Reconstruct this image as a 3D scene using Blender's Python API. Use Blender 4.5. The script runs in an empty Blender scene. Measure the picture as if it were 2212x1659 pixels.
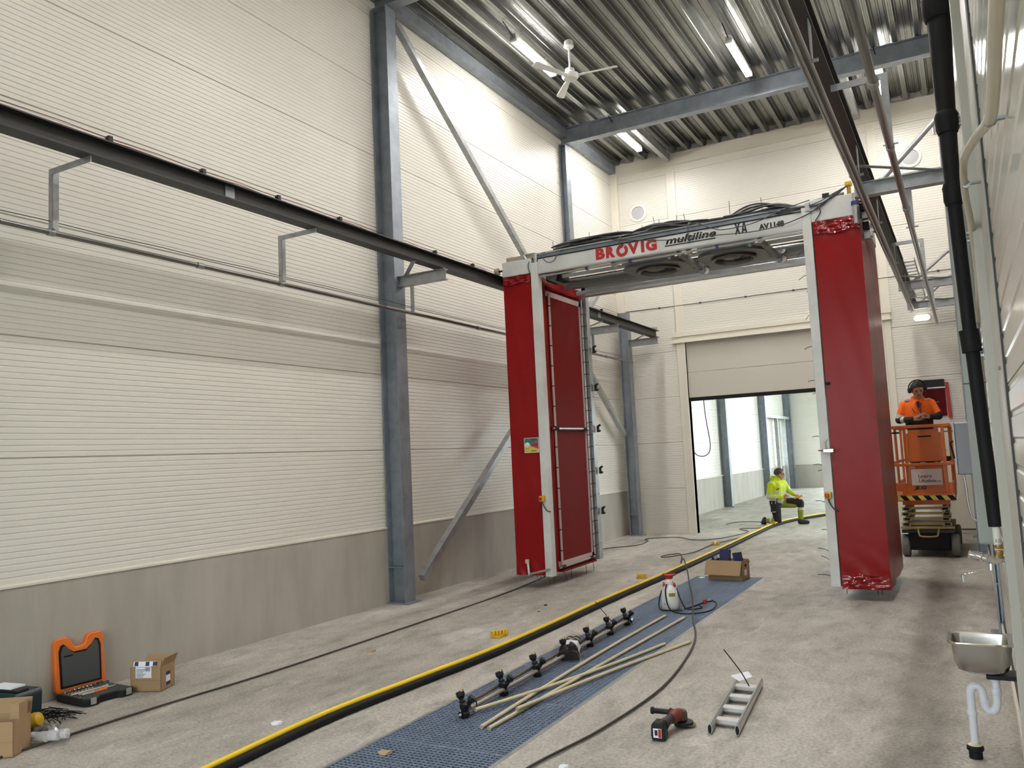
import bpy, bmesh, math, random
import numpy as np
from mathutils import Vector, Matrix, Euler
random.seed(7)
S = bpy.context.scene
COL = S.collection
PI = math.pi

# ---------------------------------------------------------------- camera
EYE = 1.65
cam_d = bpy.data.cameras.new('camera')
cam_d.sensor_fit = 'HORIZONTAL'
cam_d.sensor_width = 36.0
cam_d.lens = 1771.23 / 2212 * 36.0
cam_d.clip_start = 0.02
cam_d.clip_end = 400
cam = bpy.data.objects.new('camera', cam_d)
COL.objects.link(cam)
_right = Vector((0.87342919, 0.48467133, -0.0470654))
_down = Vector((-0.08501888, 0.05661309, -0.9947697))
_fwd = Vector((-0.47947183, 0.87286234, 0.09065374))
_m = Matrix((_right, -_down, -_fwd)).transposed().to_4x4()
_m.translation = Vector((0, 0, EYE))
cam.matrix_world = _m
S.camera = cam

# ---------------------------------------------------------------- world, exposure
W = bpy.data.worlds.new('overcast_sky')
S.world = W
W.use_nodes = True
_bg = W.node_tree.nodes['Background']
_bg.inputs[0].default_value = (0.92, 0.955, 1.0, 1)
_bg.inputs[1].default_value = 5.0
S.view_settings.view_transform = 'Standard'
S.view_settings.look = 'None'
S.view_settings.exposure = 1.18
S.view_settings.gamma = 1.0
S.view_settings.use_curve_mapping = False
LAMP_STRENGTH = 84.0
CY = S.cycles
CY.use_denoising = True
CY.max_bounces = 8
CY.diffuse_bounces = 5
CY.glossy_bounces = 3
CY.transparent_max_bounces = 12
CY.transmission_bounces = 4
CY.caustics_reflective = False
CY.caustics_refractive = False
CY.sample_clamp_indirect = 6.0


def portal(name, loc, rot, sx, sy):
    """marks a modelled opening to the sky so that the renderer samples daylight through it"""
    l = bpy.data.lights.new(name, 'AREA')
    l.shape = 'RECTANGLE'
    l.size, l.size_y = sx, sy
    l.cycles.is_portal = True
    o = bpy.data.objects.new(name, l)
    COL.objects.link(o)
    o.location = loc
    o.rotation_euler = rot
    return o


# area lights point along local -Z
portal('daylight_front_gate', (-3.0, -3.15, 2.4), (PI / 2, 0, 0), 4.3, 3.7)
portal('daylight_rear_gate', (-3.0, 33.45, 2.15), (-PI / 2, 0, 0), 3.9, 4.2)
portal('daylight_side_windows', (3.95, 24.5, 4.4), (0, PI / 2, 0), 5.0, 14.0)  # daylight through the added side windows

# ---------------------------------------------------------------- materials
MATS = {}


def mat(name, col, rough=0.5, metal=0.0, var=0.0, vscale=4.0, bump=0.0, bscale=40.0, spec=0.5, coat=0.0,
        stretch=None, col2=None, detail=5.0):
    if name in MATS:
        return MATS[name]
    m = bpy.data.materials.new(name)
    m.use_nodes = True
    nt = m.node_tree
    b = nt.nodes['Principled BSDF']
    b.inputs['Base Color'].default_value = (*col, 1)
    b.inputs['Roughness'].default_value = rough
    b.inputs['Metallic'].default_value = metal
    b.inputs['Specular IOR Level'].default_value = spec
    if coat:
        b.inputs['Coat Weight'].default_value = coat
        b.inputs['Coat Roughness'].default_value = 0.08
    if var or bump:
        tc = nt.nodes.new('ShaderNodeTexCoord')
        mp = nt.nodes.new('ShaderNodeMapping')
        nt.links.new(tc.outputs['Object'], mp.inputs[0])
        if stretch:
            mp.inputs['Scale'].default_value = stretch
    if var:
        n = nt.nodes.new('ShaderNodeTexNoise')
        n.inputs['Scale'].default_value = vscale
        n.inputs['Detail'].default_value = detail
        n.inputs['Roughness'].default_value = 0.6
        nt.links.new(mp.outputs[0], n.inputs['Vector'])
        r = nt.nodes.new('ShaderNodeValToRGB')
        r.color_ramp.elements[0].position = 0.3
        r.color_ramp.elements[1].position = 0.72
        c2 = col2 or tuple(c * (1 - var) for c in col)
        hi = tuple(min(1, c * (1 + var * 0.6)) for c in col)
        r.color_ramp.elements[0].color = (*c2, 1)
        r.color_ramp.elements[1].color = (*hi, 1)
        nt.links.new(n.outputs['Fac'], r.inputs[0])
        nt.links.new(r.outputs[0], b.inputs['Base Color'])
    if bump:
        n2 = nt.nodes.new('ShaderNodeTexNoise')
        n2.inputs['Scale'].default_value = bscale
        n2.inputs['Detail'].default_value = 4
        nt.links.new(mp.outputs[0], n2.inputs['Vector'])
        bp = nt.nodes.new('ShaderNodeBump')
        bp.inputs['Strength'].default_value = bump
        bp.inputs['Distance'].default_value = 0.01
        nt.links.new(n2.outputs['Fac'], bp.inputs['Height'])
        nt.links.new(bp.outputs[0], b.inputs['Normal'])
    MATS[name] = m
    return m


def emit(name, col, strength):
    m = bpy.data.materials.new(name)
    m.use_nodes = True
    b = m.node_tree.nodes['Principled BSDF']
    b.inputs['Base Color'].default_value = (*col, 1)
    b.inputs['Emission Color'].default_value = (*col, 1)
    b.inputs['Emission Strength'].default_value = strength
    MATS[name] = m
    return m


def glass(name, tint=(0.93, 0.97, 0.96), refl=0.08, rough=0.02):
    m = bpy.data.materials.new(name)
    m.use_nodes = True
    nt = m.node_tree
    out = nt.nodes['Material Output']
    nt.nodes.remove(nt.nodes['Principled BSDF'])
    t = nt.nodes.new('ShaderNodeBsdfTransparent')
    t.inputs[0].default_value = (*tint, 1)
    g = nt.nodes.new('ShaderNodeBsdfGlossy')
    g.inputs['Roughness'].default_value = rough
    mx = nt.nodes.new('ShaderNodeMixShader')
    mx.inputs[0].default_value = refl
    nt.links.new(t.outputs[0], mx.inputs[1])
    nt.links.new(g.outputs[0], mx.inputs[2])
    nt.links.new(mx.outputs[0], out.inputs[0])
    MATS[name] = m
    return m


def concrete_floor():
    m = bpy.data.materials.new('floor_concrete')
    m.use_nodes = True
    nt = m.node_tree
    L = nt.links.new
    b = nt.nodes['Principled BSDF']
    tc = nt.nodes.new('ShaderNodeTexCoord')

    def noise(scale, detail, rough, stretch=None, dist=0.0):
        n = nt.nodes.new('ShaderNodeTexNoise')
        n.inputs['Scale'].default_value = scale
        n.inputs['Detail'].default_value = detail
        n.inputs['Roughness'].default_value = rough
        n.inputs['Distortion'].default_value = dist
        if stretch:
            mp = nt.nodes.new('ShaderNodeMapping')
            mp.inputs['Scale'].default_value = stretch
            L(tc.outputs['Object'], mp.inputs[0])
            L(mp.outputs[0], n.inputs['Vector'])
        else:
            L(tc.outputs['Object'], n.inputs['Vector'])
        return n

    def ramp(n, stops):
        r = nt.nodes.new('ShaderNodeValToRGB')
        r.color_ramp.elements[0].position = stops[0][0]
        r.color_ramp.elements[0].color = (*stops[0][1], 1)
        r.color_ramp.elements[1].position = stops[-1][0]
        r.color_ramp.elements[1].color = (*stops[-1][1], 1)
        for p, c in stops[1:-1]:
            e = r.color_ramp.elements.new(p)
            e.color = (*c, 1)
        L(n.outputs['Fac'], r.inputs[0])
        return r

    def mul(a, bb, f=1.0, mode='MULTIPLY'):
        x = nt.nodes.new('ShaderNodeMix')
        x.data_type = 'RGBA'
        x.blend_type = mode
        x.inputs[0].default_value = f
        L(a, x.inputs[6])
        L(bb, x.inputs[7])
        return x.outputs[2]

    big = ramp(noise(0.55, 5, 0.6, (1.0, 0.6, 1), 0.4), [(0.30, (0.30, 0.272, 0.238)), (0.5, (0.42, 0.39, 0.348)), (0.68, (0.52, 0.487, 0.445))])
    mid = ramp(noise(4.5, 8, 0.7, (1.0, 0.45, 1)), [(0.28, (0.58, 0.57, 0.55)), (0.52, (0.97, 0.97, 0.97)), (0.75, (1.18, 1.17, 1.15))])
    fine = ramp(noise(48, 6, 0.75), [(0.30, (0.52, 0.51, 0.50)), (0.5, (0.98, 0.98, 0.98)), (0.72, (1.40, 1.39, 1.37))])
    c = mul(big.outputs[0], mid.outputs[0])
    c = mul(c, fine.outputs[0])
    # pale trowel scuffs and small dark pits
    sc = ramp(noise(2.2, 10, 0.75, (1.0, 0.5, 1), 1.2), [(0.54, (0, 0, 0)), (0.70, (0.17, 0.165, 0.15))])
    c = mul(c, sc.outputs[0], 1.0, 'ADD')
    pit = ramp(noise(36, 2, 0.5), [(0.24, (0.45, 0.43, 0.41)), (0.30, (1, 1, 1))])
    c = mul(c, pit.outputs[0])
    L(c, b.inputs['Base Color'])
    rr = nt.nodes.new('ShaderNodeMapRange')
    rr.inputs[3].default_value = 0.42
    rr.inputs[4].default_value = 0.75
    L(noise(1.1, 5, 0.6).outputs['Fac'], rr.inputs[0])
    L(rr.outputs[0], b.inputs['Roughness'])
    bp = nt.nodes.new('ShaderNodeBump')
    bp.inputs['Strength'].default_value = 0.25
    bp.inputs['Distance'].default_value = 0.01
    L(noise(45, 5, 0.65).outputs['Fac'], bp.inputs['Height'])
    L(bp.outputs[0], b.inputs['Normal'])
    MATS['floor'] = m
    return m


M_floor = concrete_floor()
M_plinth = mat('wall_concrete', (0.40, 0.37, 0.325), 0.75, var=0.16, vscale=2.2, bump=0.12, bscale=30, stretch=(1, 1.3, 0.35), detail=10)
M_panel = mat('cream_painted_panel', (0.72, 0.695, 0.635), 0.36, spec=0.4)
M_panel_r = mat('glossy_cream_panel', (0.66, 0.62, 0.55), 0.16, spec=0.6)
M_trim = mat('cream_trim', (0.70, 0.66, 0.57), 0.38)
M_joint = mat('dark_joint', (0.06, 0.055, 0.05), 0.8)
M_galv = mat('galvanised_steel', (0.40, 0.41, 0.42), 0.42, 0.75, var=0.22, vscale=9, bump=0.02, bscale=60)
M_galv_d = mat('dull_galvanised_steel', (0.27, 0.295, 0.335), 0.46, 0.55, var=0.22, vscale=6)
M_deck = mat('galvanised_deck', (0.27, 0.275, 0.26), 0.26, 0.9, var=0.18, vscale=5)
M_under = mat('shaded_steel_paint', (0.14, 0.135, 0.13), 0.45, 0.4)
M_rail = mat('dark_rail_paint', (0.035, 0.034, 0.033), 0.5, 0.2)
M_tube = mat('stainless_tube', (0.22, 0.215, 0.21), 0.28, 0.9)
M_white = mat('white_plastic', (0.74, 0.74, 0.72), 0.4)
M_white_steel = mat('white_coated_steel', (0.62, 0.62, 0.605), 0.38, 0.0, var=0.14, vscale=3)
M_alu = mat('aluminium', (0.55, 0.55, 0.55), 0.3, 0.9, var=0.1, vscale=8)
M_red = mat('red_film', (0.26, 0.008, 0.009), 0.30, spec=0.16, var=0.10, vscale=2, bump=0.16, bscale=7)
M_red_in = mat('shaded_red_panel', (0.17, 0.003, 0.004), 0.6, spec=0.1)  # film red darkened: shade of the inner tower face put into the colour
M_redp = mat('red_plastic', (0.42, 0.02, 0.015), 0.4)
M_redtxt = mat('red_lettering', (0.42, 0.016, 0.02), 0.5)
M_black = mat('black_rubber', (0.009, 0.009, 0.010), 0.6, spec=0.2)
M_blackp = mat('black_plastic', (0.012, 0.012, 0.014), 0.42, spec=0.3)
M_ink = mat('black_lettering', (0.006, 0.006, 0.008), 0.5)
M_cable = mat('grey_cable', (0.055, 0.055, 0.062), 0.5)
M_cable_d = mat('dark_brown_cable', (0.035, 0.028, 0.024), 0.6)
M_purple = mat('purple_hose', (0.05, 0.02, 0.07), 0.5)
M_yellow = mat('yellow_rubber', (0.88, 0.60, 0.02), 0.45)
M_yclip = mat('yellow_plastic', (0.62, 0.38, 0.015), 0.4)
M_grate = mat('grating_steel', (0.31, 0.37, 0.49), 0.42, 0.5, var=0.12, vscale=7)  # blue of the reflected daylight is put into the base colour
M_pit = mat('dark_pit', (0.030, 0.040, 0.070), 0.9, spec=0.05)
M_card = mat('cardboard', (0.36, 0.235, 0.125), 0.8, var=0.08, vscale=5)
M_card_in = mat('cardboard_inside', (0.30, 0.20, 0.11), 0.85)
M_paper = mat('white_paper', (0.78, 0.79, 0.84), 0.7)
M_navy = mat('navy_print', (0.012, 0.017, 0.09), 0.5)
M_orange = mat('orange_plastic', (0.70, 0.155, 0.02), 0.42)
M_lift = mat('orange_lift_paint', (0.50, 0.105, 0.010), 0.42, var=0.08, vscale=4)
M_scissor = mat('sand_lift_paint', (0.30, 0.23, 0.10), 0.5)
M_chrome = mat('chrome', (0.75, 0.75, 0.76), 0.08, 1.0)
M_steel = mat('brushed_stainless', (0.46, 0.44, 0.42), 0.22, 1.0, bump=0.03, bscale=90, stretch=(1, 1, 12))
M_brass = mat('brass', (0.45, 0.30, 0.11), 0.3, 0.9)
M_pvc = mat('white_waste_pipe', (0.72, 0.73, 0.80), 0.35)
M_cream_pipe = mat('cream_conduit', (0.58, 0.53, 0.42), 0.3)
M_rod = mat('beige_plastic_rod', (0.62, 0.54, 0.36), 0.45)
M_wheel = mat('tan_wheel', (0.36, 0.30, 0.20), 0.5)
M_roll = mat('white_nylon_roller', (0.70, 0.68, 0.60), 0.4)
M_green = mat('teal_plastic', (0.006, 0.024, 0.030), 0.4)
M_foam = mat('grey_foam', (0.055, 0.057, 0.055), 0.8)
M_tyre = mat('grey_tyre', (0.16, 0.155, 0.15), 0.7)
M_skin = mat('skin', (0.40, 0.20, 0.13), 0.55)
M_hair = mat('dark_hair', (0.022, 0.013, 0.010), 0.6)
M_hivis_y = mat('hi_vis_yellow', (0.52, 0.62, 0.012), 0.7, var=0.10, vscale=14)
M_hivis_o = mat('hi_vis_orange', (0.95, 0.15, 0.008), 0.7, var=0.10, vscale=14)
M_refl = mat('reflective_band', (0.50, 0.50, 0.44), 0.45)
M_trous = mat('black_work_cloth', (0.010, 0.010, 0.012), 0.8)
M_trous_y = mat('olive_hi_vis_cloth', (0.24, 0.28, 0.03), 0.75, var=0.2, vscale=10)
M_shoe = mat('dark_shoe', (0.014, 0.012, 0.012), 0.55)
M_film = glass('clear_film', (0.95, 0.95, 0.955), 0.03, 0.2)
M_film2 = glass('milky_film', (0.92, 0.92, 0.94), 0.16, 0.15)
M_crease = mat('creased_red_film', (0.26, 0.008, 0.009), 0.14, spec=0.6)
M_tank = mat('milky_tank', (0.70, 0.70, 0.68), 0.35)
M_tool_red = mat('dark_red_tool', (0.17, 0.025, 0.015), 0.5)
M_grass = mat('lawn', (0.13, 0.20, 0.08), 0.9, var=0.3, vscale=0.6)
M_road = mat('asphalt', (0.12, 0.13, 0.15), 0.85)
M_lampw = emit('lit_diffuser', (1.0, 0.975, 0.93), LAMP_STRENGTH)
M_emerg = emit('lit_exit_light', (1.0, 0.96, 0.85), 2.0)
M_glass = glass('window_glass')
M_sg = mat('sign_green', (0.05, 0.17, 0.13), 0.4)
M_sr = mat('sign_red', (0.42, 0.05, 0.08), 0.4)
M_sy = mat('sign_yellow', (0.62, 0.52, 0.09), 0.4)
M_blue = mat('blue_fitting', (0.02, 0.03, 0.16), 0.4)
M_clampgrey = mat('grey_wood', (0.33, 0.29, 0.24), 0.6)

# ---------------------------------------------------------------- mesh helpers
WORLD = {}


class MB:
    def __init__(s, xf=None):
        s.v, s.f, s.xf = [], [], xf

    def add(s, vs, fs):
        n = len(s.v)
        if s.xf is not None:
            s.v += [tuple(s.xf @ Vector(v)) for v in vs]
        else:
            s.v += [tuple(v) for v in vs]
        s.f += [tuple(i + n for i in f) for f in fs]
        return s

    def box(s, a, b):
        x0, y0, z0 = (min(a[i], b[i]) for i in range(3))
        x1, y1, z1 = (max(a[i], b[i]) for i in range(3))
        return s.add([(x0, y0, z0), (x1, y0, z0), (x1, y1, z0), (x0, y1, z0), (x0, y0, z1), (x1, y0, z1), (x1, y1, z1), (x0, y1, z1)],
                     [(0, 3, 2, 1), (4, 5, 6, 7), (0, 1, 5, 4), (1, 2, 6, 5), (2, 3, 7, 6), (3, 0, 4, 7)])

    def bar(s, p, q, w, h, up=(0, 0, 1)):
        """rectangular bar p->q, width w sideways, h along up"""
        p, q = Vector(p), Vector(q)
        d = (q - p).normalized()
        sd = d.cross(Vector(up))
        if sd.length < 1e-5:
            sd = d.cross(Vector((0, 1, 0)))
        sd.normalize()
        u = sd.cross(d).normalized()
        vs = []
        for c in (p, q):
            for a, b in ((-1, -1), (1, -1), (1, 1), (-1, 1)):
                vs.append(c + sd * (a * w / 2) + u * (b * h / 2))
        return s.add(vs, [(0, 1, 2, 3), (7, 6, 5, 4), (0, 4, 5, 1), (1, 5, 6, 2), (2, 6, 7, 3), (3, 7, 4, 0)])

    def cyl(s, p, q, r, n=14, r2=None):
        return s.tube([p, q], r, n, radii=[r, r if r2 is None else r2])

    def tube(s, pts, r, n=8, radii=None, closed=False):
        pts = [Vector(p) for p in pts]
        N = len(pts)
        radii = radii or [r] * N
        vs, fs = [], []
        prev = None
        for i, p in enumerate(pts):
            a = pts[i - 1] if (i or closed) else p
            b = pts[(i + 1) % N] if (i < N - 1 or closed) else p
            t = (b - a)
            t = t.normalized() if t.length > 1e-9 else Vector((0, 0, 1))
            if prev is None:
                u = t.cross(Vector((0, 0, 1)))
                if u.length < 0.05:
                    u = t.cross(Vector((0, 1, 0)))
            else:
                u = prev - t * prev.dot(t)
            u.normalize()
            prev = u
            w = t.cross(u)
            for k in range(n):
                a2 = 2 * PI * k / n
                vs.append(p + (u * math.cos(a2) + w * math.sin(a2)) * radii[i])
        segs = N if closed else N - 1
        for i in range(segs):
            for k in range(n):
                a0, a1 = i * n + k, i * n + (k + 1) % n
                j = ((i + 1) % N) * n
                fs.append((a0, a1, j + (k + 1) % n, j + k))
        if not closed:
            fs.append(tuple(range(n - 1, -1, -1)))
            fs.append(tuple((N - 1) * n + k for k in range(n)))
        return s.add(vs, fs)

    def lathe(s, prof, c=(0, 0, 0), axis=(0, 0, 1), n=24, cap=True):
        """prof: (radius, height) pairs"""
        ax = Vector(axis).normalized()
        u = ax.cross(Vector((0, 1, 0)))
        if u.length < 0.05:
            u = ax.cross(Vector((1, 0, 0)))
        u.normalize()
        w = ax.cross(u)
        c = Vector(c)
        vs, fs = [], []
        for r, h in prof:
            for k in range(n):
                a = 2 * PI * k / n
                vs.append(c + ax * h + (u * math.cos(a) + w * math.sin(a)) * max(r, 1e-4))
        for i in range(len(prof) - 1):
            for k in range(n):
                fs.append((i * n + k, i * n + (k + 1) % n, (i + 1) * n + (k + 1) % n, (i + 1) * n + k))
        if cap:
            fs.append(tuple(range(n - 1, -1, -1)))
            fs.append(tuple((len(prof) - 1) * n + k for k in range(n)))
        return s.add(vs, fs)

    def prism(s, poly, o, u, v, d):
        """polygon (a,b) in plane o+a*u+b*v, extruded by vector d"""
        o, u, v, d = Vector(o), Vector(u), Vector(v), Vector(d)
        n = len(poly)
        vs = [o + u * a + v * b for a, b in poly] + [o + u * a + v * b + d for a, b in poly]
        fs = [tuple(range(n - 1, -1, -1)), tuple(range(n, 2 * n))]
        fs += [(i, (i + 1) % n, n + (i + 1) % n, n + i) for i in range(n)]
        return s.add(vs, fs)

    def strip(s, prof, o, u, v, d):
        """open profile extruded (sheet)"""
        o, u, v, d = Vector(o), Vector(u), Vector(v), Vector(d)
        n = len(prof)
        vs = [o + u * a + v * b for a, b in prof] + [o + u * a + v * b + d for a, b in prof]
        return s.add(vs, [(i, i + 1, n + i + 1, n + i) for i in range(n - 1)])

    def ball(s, c, r, n=14, m=8, sc=(1, 1, 1)):
        vs, fs = [], []
        c = Vector(c)
        for i in range(m + 1):
            t = PI * i / m
            for k in range(n):
                a = 2 * PI * k / n
                vs.append(c + Vector((math.sin(t) * math.cos(a) * sc[0], math.sin(t) * math.sin(a) * sc[1], math.cos(t) * sc[2])) * r)
        for i in range(m):
            for k in range(n):
                fs.append((i * n + k, (i + 1) * n + k, (i + 1) * n + (k + 1) % n, i * n + (k + 1) % n))
        return s.add(vs, fs)

    def ibeam(s, p, q, w, h, tf=0.011, tw=0.008, up=(0, 0, 1)):
        p, q = Vector(p), Vector(q)
        d = q - p
        sd = d.normalized().cross(Vector(up)).normalized()
        a, b = w / 2, h / 2
        poly = [(-a, -b), (a, -b), (a, -b + tf), (tw / 2, -b + tf), (tw / 2, b - tf), (a, b - tf), (a, b), (-a, b), (-a, b - tf), (-tw / 2, b - tf), (-tw / 2, -b + tf), (-a, -b + tf)]
        return s.prism(poly, p, sd, Vector(up), d)

    def build(s, name, m, parent=None, smooth=None, bevel=0.0, kind=None, flip=True):
        me = bpy.data.meshes.new(name)
        if parent is None:
            a = np.array(s.v)
            lo, hi = a.min(0), a.max(0)
            org = Vector(((lo[0] + hi[0]) / 2, (lo[1] + hi[1]) / 2, lo[2]))
        else:
            org = WORLD[parent.name]
        me.from_pydata([(v[0] - org[0], v[1] - org[1], v[2] - org[2]) for v in s.v], [], s.f)
        if flip:
            bm = bmesh.new()
            bm.from_mesh(me)
            bmesh.ops.remove_doubles(bm, verts=bm.verts, dist=1e-6)
            bmesh.ops.recalc_face_normals(bm, faces=bm.faces)
            bm.to_mesh(me)
            bm.free()
        me.update()
        if smooth:
            me.shade_smooth()
            me.set_sharp_from_angle(angle=math.radians(smooth))
        me.materials.append(m)
        o = bpy.data.objects.new(name, me)
        COL.objects.link(o)
        if parent is None:
            o.location = org
            WORLD[o.name] = org
        else:
            o.parent = parent
            WORLD[o.name] = Vector(org)
        if bevel:
            b = o.modifiers.new('bevel', 'BEVEL')
            b.width = bevel
            b.segments = 2
            b.limit_method = 'ANGLE'
        if kind:
            o['kind'] = kind
        return o


def tag(o, label, cat, group=None):
    o['label'] = label
    o['category'] = cat
    if group:
        o['group'] = group
    return o


def thing(name, label, cat, loc, group=None):
    o = bpy.data.objects.new(name, None)
    o.empty_display_size = 0.1
    COL.objects.link(o)
    o.location = loc
    WORLD[o.name] = Vector(loc)
    return tag(o, label, cat, group)


def struct_root(name, loc):
    o = bpy.data.objects.new(name, None)
    COL.objects.link(o)
    o.location = loc
    o['kind'] = 'structure'
    WORLD[o.name] = Vector(loc)
    return o


def dup(root, delta, label, rotz=0.0):
    """copy a thing with its parts and sub-parts, moved by delta"""
    def cp(o, par):
        c = o.copy()
        COL.objects.link(c)
        if par is not None:
            c.parent = par
        for ch in list(o.children):
            cp(ch, c)
        return c
    r = cp(root, None)
    r.location = Vector(root.location) + Vector(delta)
    r.rotation_euler = (root.rotation_euler[0], root.rotation_euler[1], root.rotation_euler[2] + rotz)
    r['label'] = label
    return r


def smoothpath(pts, k=6):
    """Catmull-Rom through the points"""
    P = [Vector(p) for p in pts]
    P = [P[0] * 2 - P[1]] + P + [P[-1] * 2 - P[-2]]
    out = []
    for i in range(1, len(P) - 2):
        a, b, c, d = P[i - 1], P[i], P[i + 1], P[i + 2]
        for j in range(k):
            t = j / k
            out.append(0.5 * ((2 * b) + (c - a) * t + (2 * a - 5 * b + 4 * c - d) * t * t + (3 * b - a - 3 * c + d) * t ** 3))
    out.append(P[-2])
    return out


def lettering(name, txt, x0, x1, z0, z1, y, m, parent, bold=0.0, shear=0.0, thick=0.002, xf=None):
    """flat lettering fitted into a box; faces -Y unless xf places it (local x right, z up, facing -y)"""
    cu = bpy.data.curves.new('lettering', 'FONT')
    cu.body = txt
    cu.offset = bold
    cu.shear = shear
    cu.extrude = 0.0
    cu.resolution_u = 4
    to = bpy.data.objects.new('lettering_tmp', cu)
    COL.objects.link(to)
    dg = bpy.context.evaluated_depsgraph_get()
    dg.update()
    me = bpy.data.meshes.new_from_object(to.evaluated_get(dg))
    bpy.data.objects.remove(to)
    co = np.array([v.co[:] for v in me.vertices])
    lo, hi = co.min(0), co.max(0)
    mb = MB(xf)
    w, h = max(hi[0] - lo[0], 1e-6), max(hi[1] - lo[1], 1e-6)
    vs = [(x0 + (c[0] - lo[0]) / w * (x1 - x0), y - thick, z0 + (c[1] - lo[1]) / h * (z1 - z0)) for c in co]
    mb.add(vs, [tuple(p.vertices) for p in me.polygons])
    bpy.data.meshes.remove(me)
    return mb.build(name, m, parent)


def ribbed(mb, o, H, V, Nn, w, h, pitch=0.046, depth=0.005):
    """sandwich panel face with fine horizontal ribs: width w along H, height h along V, outward normal Nn"""
    n = max(2, int(round((h - 0.008) / pitch)))
    p = (h - 0.002) / n
    prof = [(0.0, -0.012), (0.001, 0.0)]
    for i in range(n):
        b = 0.001 + i * p
        prof += [(b + p * 0.70, 0), (b + p * 0.78, -depth), (b + p * 0.92, -depth), (b + p, 0)]
    prof += [(h, -0.012)]
    mb.strip(prof, o, V, Nn, Vector(H) * w)
# ================================================================ SETTING
XL, XR, YB, YF, ZC = -6.2, 0.14, -3.2, 16.1, 7.73
ROWS = [0.91 + 0.92 * k for k in range(8)] + [7.90]

# floor with the pit for the gratings
mb = MB()
GX0, GX1, GY0, GY1 = -3.28, -2.38, 0.55, 10.74
xs, ys = [XL - 0.3, GX0, GX1, 4.2], [YB - 0.3, GY0, GY1, 34.0]
for i in range(3):
    for j in range(3):
        if i == 1 and j == 1:
            continue
        mb.add([(xs[i], ys[j], 0), (xs[i + 1], ys[j], 0), (xs[i + 1], ys[j + 1], 0), (xs[i], ys[j + 1], 0)], [(0, 1, 2, 3)])
floor = mb.build('floor', M_floor, kind='structure', flip=False)
mb = MB()
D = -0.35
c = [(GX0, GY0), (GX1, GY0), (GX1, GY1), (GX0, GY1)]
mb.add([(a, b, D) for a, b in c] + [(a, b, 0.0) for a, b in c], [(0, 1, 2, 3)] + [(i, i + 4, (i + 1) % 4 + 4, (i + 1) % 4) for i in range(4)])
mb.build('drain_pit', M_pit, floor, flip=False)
mb = MB()
for x in (GX0 + 0.012, GX1 - 0.012):
    mb.box((x - 0.012, GY0, -0.035), (x + 0.012, GY1, 0.001))
mb.build('grating_frame', M_galv, floor)

# ---- left wall
wl = struct_root('wall_left', (XL, 6.5, 0))
MB().box((XL - 0.16, YB, 0), (XL - 0.013, YF + 0.2, 7.95)).build('backing', M_trim, wl)
MB().box((XL - 0.16, YB, 0), (XL + 0.012, YF, 0.885)).build('plinth', M_plinth, wl)
mb = MB()
mb.prism([(0, -0.008), (0.018, -0.006), (0.019, -0.014), (0.022, -0.014), (0.022, 0.002), (0.0, 0.018)], (XL, YB, 0.895), (1, 0, 0), (0, 0, 1), (0, YF - YB, 0))
mb.build('ledge_flashing', M_trim, wl)
for k in range(8):
    mb = MB()
    ribbed(mb, (XL, YB, ROWS[k] + 0.003), (0, 1, 0), (0, 0, 1), (1, 0, 0), YF - YB, ROWS[k + 1] - ROWS[k] - 0.005)
    mb.build('panel', M_panel, wl, flip=False)

# ---- right wall (glossy), camera stands close to it
wr = struct_root('wall_right', (XR, 6.5, 0))
MB().box((XR + 0.013, YB, 0), (XR + 0.16, YF + 0.2, 7.95)).build('backing', M_trim, wr)
for k in range(-1, 8):
    z0 = 0.02 if k < 0 else ROWS[k]
    mb = MB()
    ribbed(mb, (XR, YF, z0 + 0.003), (0, -1, 0), (0, 0, 1), (-1, 0, 0), YF - YB, ROWS[k + 1] - z0 - 0.005, 0.092, 0.004)
    mb.build('panel', M_panel_r, wr, flip=False)
bb = MB().box((XR - 0.028, YB, 0), (XR + 0.01, YF, 0.10)).build('baseboard_right', M_trim, kind='structure', bevel=0.004)
MB().box((XR - 0.012, YB, 0.10), (XR, YF, 0.125)).build('seal_strip', M_joint, bb)
# vertical flashing near the camera
tr = struct_root('trim_1', (XR, 4.0, 0))
MB().box((XR - 0.045, 4.02, 0.1), (XR + 0.005, 4.10, 7.7)).build('casing', mat('grey_beige_trim', (0.46, 0.44, 0.39), 0.4), tr, bevel=0.004)
MB().box((XR - 0.010, 3.42, 0.1), (XR + 0.005, 4.02, 7.7)).build('cover_plate', MATS['grey_beige_trim'], tr)
MB().box((XR - 0.006, 3.385, 0.1), (XR + 0.005, 3.42, 7.7)).build('joint', M_joint, tr)
for z in (1.0, 1.9, 2.8, 3.7):
    MB().cyl((XR - 0.011, 3.52, z), (XR - 0.018, 3.52, z), 0.009, 8).build('screw', M_galv, tr)

# ---- far wall with the big gate opening and a flush door
DX0, DX1, DH = -4.83, -1.17, 3.85
wf = struct_root('wall_far', (-3, YF, 0))
mb = MB()
mb.box((XL - 0.16, YF + 0.013, 0), (DX0, YF + 0.2, 7.95))
mb.box((DX1, YF + 0.013, 0), (4.2, YF + 0.2, 7.95))
mb.box((DX0, YF + 0.013, DH), (DX1, YF + 0.2, 7.95))
mb.build('backing', M_trim, wf)
for k in range(-1, 8):
    z0 = 0.03 if k < 0 else ROWS[k]
    z1 = ROWS[k + 1]
    spans = [(XL, -5.0), (-1.03, XR)]
    if z1 > 4.0:
        spans += [(DX0, DX1)]
    for a, b in spans:
        zz0 = max(z0, 4.02) if a == DX0 else z0
        mb = MB()
        ribbed(mb, (a, YF, zz0 + 0.003), (1, 0, 0), (0, 0, 1), (0, -1, 0), b - a, z1 - zz0 - 0.005)
        mb.build('panel', M_panel, wf, flip=False)
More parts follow.
